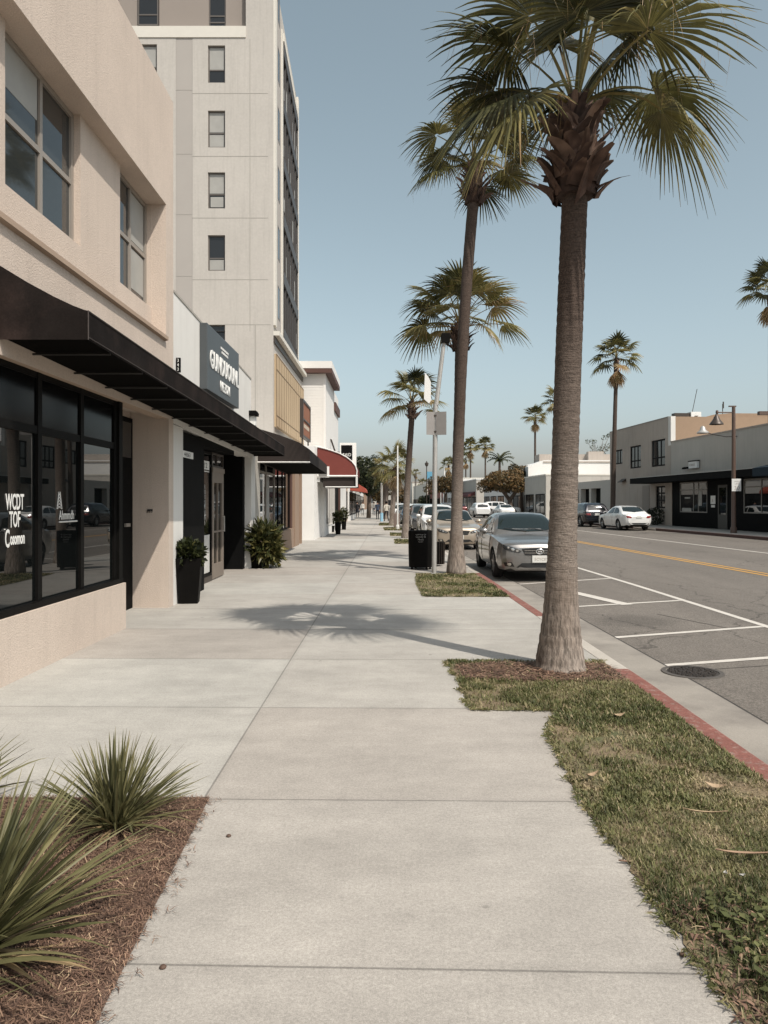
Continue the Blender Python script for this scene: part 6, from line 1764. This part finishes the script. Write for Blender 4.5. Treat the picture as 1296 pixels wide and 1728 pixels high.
# skyline poles and signs far away
for (u, vt, lbl, y) in ((720, 778, 'thin dark mast on the skyline left of the sign post', 170), (700.5, 800, 'thin mast under the tiny skyline palm', 228)):
    c = at(u, 850, y); tt = at(u, vt, y); o = thing('distant_mast', lbl, 'mast', (c.x, y, 0)); mb = MB(); mb.tube([(0, 0, 0), (0, 0, tt.z)], .12, 6); mb.lathe([(.1, tt.z - .2), (.45, tt.z - .5), (.35, tt.z - 1.0), (.1, tt.z - 1.3)], n=8, cap=False); mb.build('mast', M_bronze, o, world=False)
c = at(725, 802, 165); o = thing('blue_sign', 'small light blue pole sign on the skyline left of the sign post', 'sign', (c.x, 165, 0))
mb = MB(); mb.tube([(0, 0, 0), (0, 0, c.z)], .1, 6); mb.build('pole', M_bronze, o, world=False); mb = MB(); mb.box(-.55, .55, -.1, .1, c.z - .8, c.z + .8); mb.build('face', mat('light_blue_sign', (.12, .32, .45), .5), o, world=False)
for (u, lbl) in ((744, 'left red rooftop sign panel on the skyline between sign post and second trunk'), (756, 'right red rooftop sign panel on the skyline between sign post and second trunk')):
    c = at(u, 816, 150); o = thing('red_sign', lbl, 'sign', (c.x, 150, c.z - 2)); mb = MB(); mb.box(-.42, .42, -.1, .1, 1.3, 2.7); mb.build('face', mat('faded_red_sign', (.30, .07, .055), .6), o, world=False); mb = MB(); mb.box(-.06, .06, .1, .2, -4, 2.9); mb.build('post', M_letter, o, world=False)
c = at(750, 800, 152); o = thing('white_spire', 'thin white spire between the red skyline panels', 'spire', (c.x, 152, 0)); mb = MB(); mb.lathe([(.35, 0), (.3, c.z - 1.5), (.0, c.z + 1.5)], n=8, cap=False); mb.build('spire', M_white_wall, o, world=False)

# dark slim post by the annex wall
c = ground(531, 908); o = thing('slim_post', 'slim black post standing by the white annex wall', 'post', (c.x + .02, c.y, 0))
mb = MB(); mb.lathe([(.06, 0), (.06, .72), (.045, .76), (0, .77)], n=10, cap=False); mb.build('post', M_black_metal, o, world=False); mb = MB(); mb.lathe([(.1, 0), (.1, .03), (.06, .05)], n=10, cap=False); mb.build('base', M_black_metal, o, world=False)

# ================================================================== PLANTERS
def leafy(mb, c, r, n, size, rng_, up=.4, t0=.4, ts=.2, wide=.28):
    for _ in range(n):
        v = Vector((rng_.gauss(0, 1), rng_.gauss(0, 1), rng_.gauss(0, .8) + up)).normalized()
        p = Vector(c) + Vector((v.x * r[0], v.y * r[1], v.z * r[2])) * rng_.uniform(.25, 1)
        d = (v + Vector((rng_.gauss(0, .4), rng_.gauss(0, .4), rng_.gauss(0, .4)))).normalized()
        s_ = d.cross(Vector((rng_.gauss(0, 1), rng_.gauss(0, 1), rng_.gauss(0, 1)))).normalized()
        l = size * rng_.uniform(.6, 1.4); w = l * wide
        nn = s_.cross(d)
        mb.tone = min(1, max(0, rng_.gauss(t0, ts)))
        mb.add([p, p + d * l * .5 + s_ * w - nn * w * .3, p + d * l * .5, p + d * l * .5 - s_ * w - nn * w * .3, p + d * l - nn * l * .15], [(0, 2, 1), (0, 3, 2), (1, 2, 4), (2, 3, 4)])
M_plant = leafmat('planter_leaves', [(0.0, (0.012, 0.018, 0.008)), (0.5, (0.055, 0.062, 0.02)), (1.0, (0.19, 0.165, 0.06))], rough=.45, transl=.25)
def tapered_pot(mb, w0, w1, h):
    vs = []
    for (w, z) in ((w0, 0), (w1, h), (w1 - .035, h), (w1 - .05, h - .06)):
        vs += [(-w, -w, z), (w, -w, z), (w, w, z), (-w, w, z)]
    fs = [(3, 2, 1, 0)]
    for k in range(3):
        for i in range(4): fs.append((k * 4 + i, k * 4 + (i + 1) % 4, k * 4 + 4 + (i + 1) % 4, k * 4 + 4 + i))
    fs.append((12, 13, 14, 15)); mb.add(vs, fs)
c = ground(316, 1019)
p1 = thing('tall_planter', 'tall tapered black planter with dark foliage by the white pier', 'planter', (c.x, c.y + .14, 0), R(8))
mb = MB(); tapered_pot(mb, .145, .205, .74); mb.build('pot', M_pot, p1, world=False, bevel=.006)
mb = MB(); leafy(mb, (0, 0, .80), (.24, .24, .22), 520, .10, random.Random(1), t0=.22, ts=.15, wide=.35); mb.build('foliage', M_plant, p1, world=False, tone=True)
c = ground(436, 959)
p2 = thing('leafy_planter', 'big bushy yellow green plant in a black pot beside the dark doorway', 'planter', (c.x, c.y + .18, 0))
mb = MB(); tapered_pot(mb, .17, .21, .42); mb.build('pot', M_pot, p2, world=False)
mb = MB(); leafy(mb, (.10, -.02, .62), (.34, .34, .50), 1000, .27, random.Random(2), up=.3, t0=.48, ts=.26, wide=.13); leafy(mb, (.28, -.05, .42), (.22, .24, .4), 420, .24, random.Random(6), up=0, t0=.66, ts=.25, wide=.14); mb.build('foliage', M_plant, p2, world=False, tone=True)
for (u, v, h, w, lbl, ht, sd_) in ((570, 902, .66, .17, 'nearer of the two tall black planters below the red barrel awning', .5, 3), (580, 894, .72, .17, 'farther of the two tall black planters below the red barrel awning', .55, 4),
                              (560.5, 898, .36, .13, 'short square black planter against the white framed windows', .0, 5), (515.5, 910, .36, .13, 'small black pot with a round plant at the annex wall', .42, 7)):
    c = ground(u, v); o = thing('black_planter', lbl, 'planter', (c.x, c.y + w, 0))
    mb = MB(); mb.lathe([(w * .72, 0), (w, h), (w * .85, h), (w * .8, h - .05), (0, h - .06)], n=16, cap=False); mb.build('pot', M_pot, o, world=False)
    if ht: mb = MB(); leafy(mb, (0, 0, h + ht * .35), (.26, .26, ht * .75), 420, .12, random.Random(sd_), t0=.45, ts=.22, wide=.3); mb.build('foliage', M_plant, o, world=False, tone=True)

# strap leaved clumps in the corner bed
M_strap = leafmat('strap_leaves', [(0.0, (0.036, 0.041, 0.020)), (0.35, (0.118, 0.117, 0.052)), (0.65, (0.22, 0.20, 0.098)), (0.8, (0.22, 0.17, 0.085)), (1.0, (0.40, 0.29, 0.17))], rough=.48, transl=.2, var=.18)
def strap_clump(label, c, hgt, reach, n, seed, w=.012, lean=(0, 0), dry=14):
    t = thing('strap_leaf_clump', label, 'plant', c, group='strap leaved clumps in the corner bed')
    r_ = random.Random(seed); mb = MB()
    for i in range(n + dry):
        dead = i >= n
        az = r_.uniform(0, 6.283); q = r_.random() ** .7
        bx_, by_ = math.cos(az) * .05 * q + r_.gauss(0, .022), math.sin(az) * .05 * q + r_.gauss(0, .022)
        el = R(88 - 62 * q + r_.gauss(0, 5)) if not dead else R(r_.uniform(-2, 18))
        L_ = hgt * r_.uniform(.72, 1.06) * (1.0 if q < .6 else 1.04) if not dead else hgt * r_.uniform(.35, .7)
        az2 = az + r_.gauss(0, .25)
        d = Vector((math.cos(az2) * math.cos(el) + lean[0], math.sin(az2) * math.cos(el) + lean[1], math.sin(el))).normalized()
        sag = r_.uniform(.10, .45) * (1.2 if dead else .55 + q * .6)
        side = d.cross(Vector((0, 0, 1))); side = (side if side.length > .05 else Vector((1, 0, 0))).normalized()
        tw = r_.gauss(0, .5); nn = side.cross(d); side = side * math.cos(tw) + nn * math.sin(tw)
        p = Vector((bx_, by_, .02)); ns = 8; vs, fs = [], []
        tone = min(.66, max(0, r_.gauss(.40, .14))) if not dead else r_.uniform(.78, 1)
        wl = w * r_.uniform(.7, 1.2); tn = []
        for j in range(ns + 1):
            s_ = j / ns
            ww = wl * (.75 + .5 * s_ if s_ < .35 else .93 * (1 - ((s_ - .35) / .65) ** 2.2) + .02)
            nn = side.cross(d)
            vs += [p - side * ww, p + nn * ww * .35, p + side * ww]; tn.append(min(1, tone + (.25 * max(0, s_ - .86) / .14 if not dead and r_.random() < .6 else 0)))
            p = p + d * L_ / ns; d = (d + Vector((0, 0, -1)) * sag / ns * (1 + s_ * 1.3)).normalized()
            if p.z < .012: p.z = .012
        for j in range(ns): fs += [(j * 3, j * 3 + 1, j * 3 + 4, j * 3 + 3), (j * 3 + 1, j * 3 + 2, j * 3 + 5, j * 3 + 4)]
        b = len(mb.v); mb.add(vs, fs)
        for j in range(ns + 1):
            for q_ in range(3): mb.attr[b + j * 3 + q_] = tn[j]
    mb.build('leaves', M_strap, t, world=False, tone=True, smooth=False)
    return t
strap_clump('middle strap leaved clump near the bed corner by the pavement', (-1.39, 3.82, .0), .46, .4, 250, 1, w=.0072, dry=34)
strap_clump('largest strap leaved clump cut by the left edge of the photo', (-1.53, 2.70, .0), .69, .6, 300, 2, w=.0115, lean=(.04, .0), dry=60)
strap_clump('strap leaved clump whose tips show behind the largest one', (-2.36, 3.95, .0), .52, .4, 150, 3, w=.009)
strap_clump('low strap leaved clump at the bottom left corner', (-1.55, 2.15, .0), .5, .4, 60, 4, w=.012, dry=24)

# ================================================================== SMALL LITTER
def dry_leaf(label, pos, length, width, az, col_t, curl=.02):
    o = thing('fallen_leaf', label, 'leaf', pos, R(az))
    mb = MB(); n = 6; mb.tone = col_t; vs, fs = [], []
    for j in range(n + 1):
        s_ = j / n; w = width * math.sin(math.pi * min(1, .08 + s_ * .9)) ; x = (s_ - .5) * length; z = .008 + curl * (2 * s_ - 1) ** 2
        yb = length * .08 * math.sin(math.pi * s_)
        vs += [(x, yb - w, z + .006), (x, yb, z), (x, yb + w, z + .006)]
    for j in range(n): fs += [(j * 3, j * 3 + 1, j * 3 + 4, j * 3 + 3), (j * 3 + 1, j * 3 + 2, j * 3 + 5, j * 3 + 4)]
    mb.add(vs, fs); mb.build('blade', M_litter, o, world=False, tone=True); return o
g_ = ground
dry_leaf('curled brown leaf at the pavement edge beside the grass', g_(1060, 1459), .085, .008, -8, .55, .006)
dry_leaf('long dry strip lying across the grass at the right edge', g_(1258, 1447, .05), .26, .010, -6, .80)
dry_leaf('pale straw strip on the grass above the long dry one', g_(1190, 1376, .04), .22, .006, -10, .98)
dry_leaf('small pale dead leaf on the grass by the narrow corner', g_(1044, 1210, .03), .10, .03, 10, .95)
dry_leaf('pale split leaf on the grass left of the pavement bend', g_(999, 1312, .03), .10, .02, 30, .9)
dry_leaf('tan leaf on the grass toward the kerb', g_(1208, 1331, .03), .11, .03, -20, .95)
for (u, v, lb_) in ((386, 1412, 'small brown pebble on the pavement near the bed corner'), (275, 1634, 'small brown pebble on the pavement near the bottom of the bed'), (1152, 1613, 'dark crumb on the pavement near the grass edge')):
    o = thing('pebble', lb_, 'pebble', g_(u, v)); mb = MB(); mb.lathe([(0, 0), (.011, .002), (.013, .006), (.008, .011), (0, .012)], n=10, cap=False); mb.build('stone', mat('pebble_brown', (.09, .055, .038), .8, var=.3, vscale=90), o, world=False, smooth=True)
for (u, v, a_, lb_) in ((1225, 1478, 70, 'left white petal shaped scrap in the grass'), (1253, 1482, 10, 'right white petal shaped scrap in the grass')):
    o = dry_leaf(lb_, g_(u, v, .05), .026, .009, a_, 1.0, .006); o.name = 'paper_scrap'
    for ch in o.children: ch.data.materials[0] = M_blind; ch.name = 'scrap'
# ================================================================== PEOPLE
M_skin = mat('skin', (.36, .22, .16), .6)
def person(label, u, v, tops, legs, hair, az=0, stride=.25, y=None, height=1.72, arm=.2):
    c = ground(u, v); t = thing('person', label, 'person', (c.x, c.y, 0), R(az))
    k = height / 1.72
    J = {'pel': (0, 0, .95), 'chest': (0, 0, 1.30), 'neck': (0, 0, 1.47), 'hd': (0, .01, 1.58), 'ht': (0, .01, 1.68),
         'hl': (-.10, 0, .90), 'kl': (-.11, stride * .5 + .02, .50), 'al': (-.11, stride * .65 - .05, .09), 'tl': (-.11, stride * .65 + .12, .04),
         'hr': (.10, 0, .90), 'kr': (.11, -stride * .25 + .03, .50), 'ar': (.11, -stride * .75, .12), 'tr': (.11, -stride * .75 + .15, .04),
         'sl': (-.18, 0, 1.40), 'el': (-.24, -arm * .4, 1.13), 'wl': (-.23, -arm * .4 + .12, .90), 'fl': (-.22, -arm * .4 + .16, .80),
         'sr': (.18, 0, 1.40), 'er': (.24, arm * .3, 1.13), 'wr': (.23, arm * .3 + .14, .92), 'fr': (.22, arm * .3 + .19, .82)}
    RD = {'pel': .145, 'chest': .15, 'neck': .06, 'hd': .095, 'ht': .075, 'hl': .09, 'kl': .062, 'al': .042, 'tl': .035, 'hr': .09, 'kr': .062, 'ar': .042, 'tr': .035,
          'sl': .065, 'el': .045, 'wl': .033, 'fl': .032, 'sr': .065, 'er': .045, 'wr': .033, 'fr': .032}
    E_ = [('pel', 'chest'), ('chest', 'neck'), ('neck', 'hd'), ('hd', 'ht'), ('pel', 'hl'), ('hl', 'kl'), ('kl', 'al'), ('al', 'tl'), ('pel', 'hr'), ('hr', 'kr'), ('kr', 'ar'), ('ar', 'tr'),
          ('chest', 'sl'), ('sl', 'el'), ('el', 'wl'), ('wl', 'fl'), ('chest', 'sr'), ('sr', 'er'), ('er', 'wr'), ('wr', 'fr')]
    ks = list(J)
    me = bpy.data.meshes.new('body'); me.from_pydata([tuple(Vector(J[q]) * k) for q in ks], [(ks.index(a), ks.index(b)) for a, b in E_], [])
    o = bpy.data.objects.new('body', me); COL.objects.link(o)
    o.modifiers.new('skin', 'SKIN')
    for i, q in enumerate(ks): me.skin_vertices[0].data[i].radius = (RD[q] * k, RD[q] * k * (.72 if q in ('pel', 'chest') else 1)); me.skin_vertices[0].data[i].use_root = (q == 'pel')
    s = o.modifiers.new('sub', 'SUBSURF'); s.levels = 2; s.render_levels = 2
    bpy.context.view_layer.update()
    m2 = bpy.data.meshes.new_from_object(o.evaluated_get(bpy.context.evaluated_depsgraph_get())); o.modifiers.clear(); o.data = m2
    m2.materials.clear()
    for m_ in (M_skin, tops, legs, M_black): m2.materials.append(m_)
    for p in m2.polygons:
        z = p.center.z / k; x = abs(p.center.x) / k
        p.material_index = 0 if z > 1.475 else (0 if (x > .19 and z < .96) else 1 if z > .93 else 3 if z < .10 else 2)
        p.use_smooth = True
    o.parent = t
    mb = MB(); mb.lathe([(.10 * k, 1.58 * k), (.112 * k, 1.64 * k), (.095 * k, 1.71 * k), (.05 * k, 1.755 * k), (0, 1.765 * k)], (0, -.02, 0), 14, cap=False); mb.build('hair', hair, t, world=False, smooth=True)
    fc = MB()
    for sx in (-.035, .035): fc.lathe([(.0, .0), (.012, .004), (0, .012)], (sx * k, .10 * k, 1.60 * k), 8, 'y', cap=False)
    fc.build('eye', M_black, t, world=False)
    return t
cl = lambda n, c: mat('cloth_' + n, c, .9, var=.1, vscale=6)
person('person in black walking near the small red awning', 603, 873, cl('black', (.015, .015, .017)), cl('navy', (.02, .025, .04)), M_black, 180, .3)
person('person in a white top by the far left shops', 612, 870, cl('white', (.55, .54, .5)), cl('grey', (.12, .12, .12)), cl('hair_brown', (.05, .03, .02)), 175, .2)
person('person in dark clothes in the middle of the far pavement', 623, 871, cl('black', (.015, .015, .017)), cl('black', (.015, .015, .017)), M_black, 190, .35)
person('person in a grey top left of the blue wrapped pole', 631, 870, cl('greytop', (.25, .24, .22)), cl('navy', (.02, .025, .04)), cl('hair_brown', (.05, .03, .02)), 0, .3)
person('person in a dark blue jacket right beside the blue wrapped pole', 637, 877, cl('blue', (.03, .045, .075)), cl('black', (.015, .015, .017)), M_black, 170, .25)
person('person in a pale shirt beside the kerb palms', 652, 880, cl('pale', (.45, .42, .36)), cl('black', (.015, .015, .017)), M_black, 20, .3)
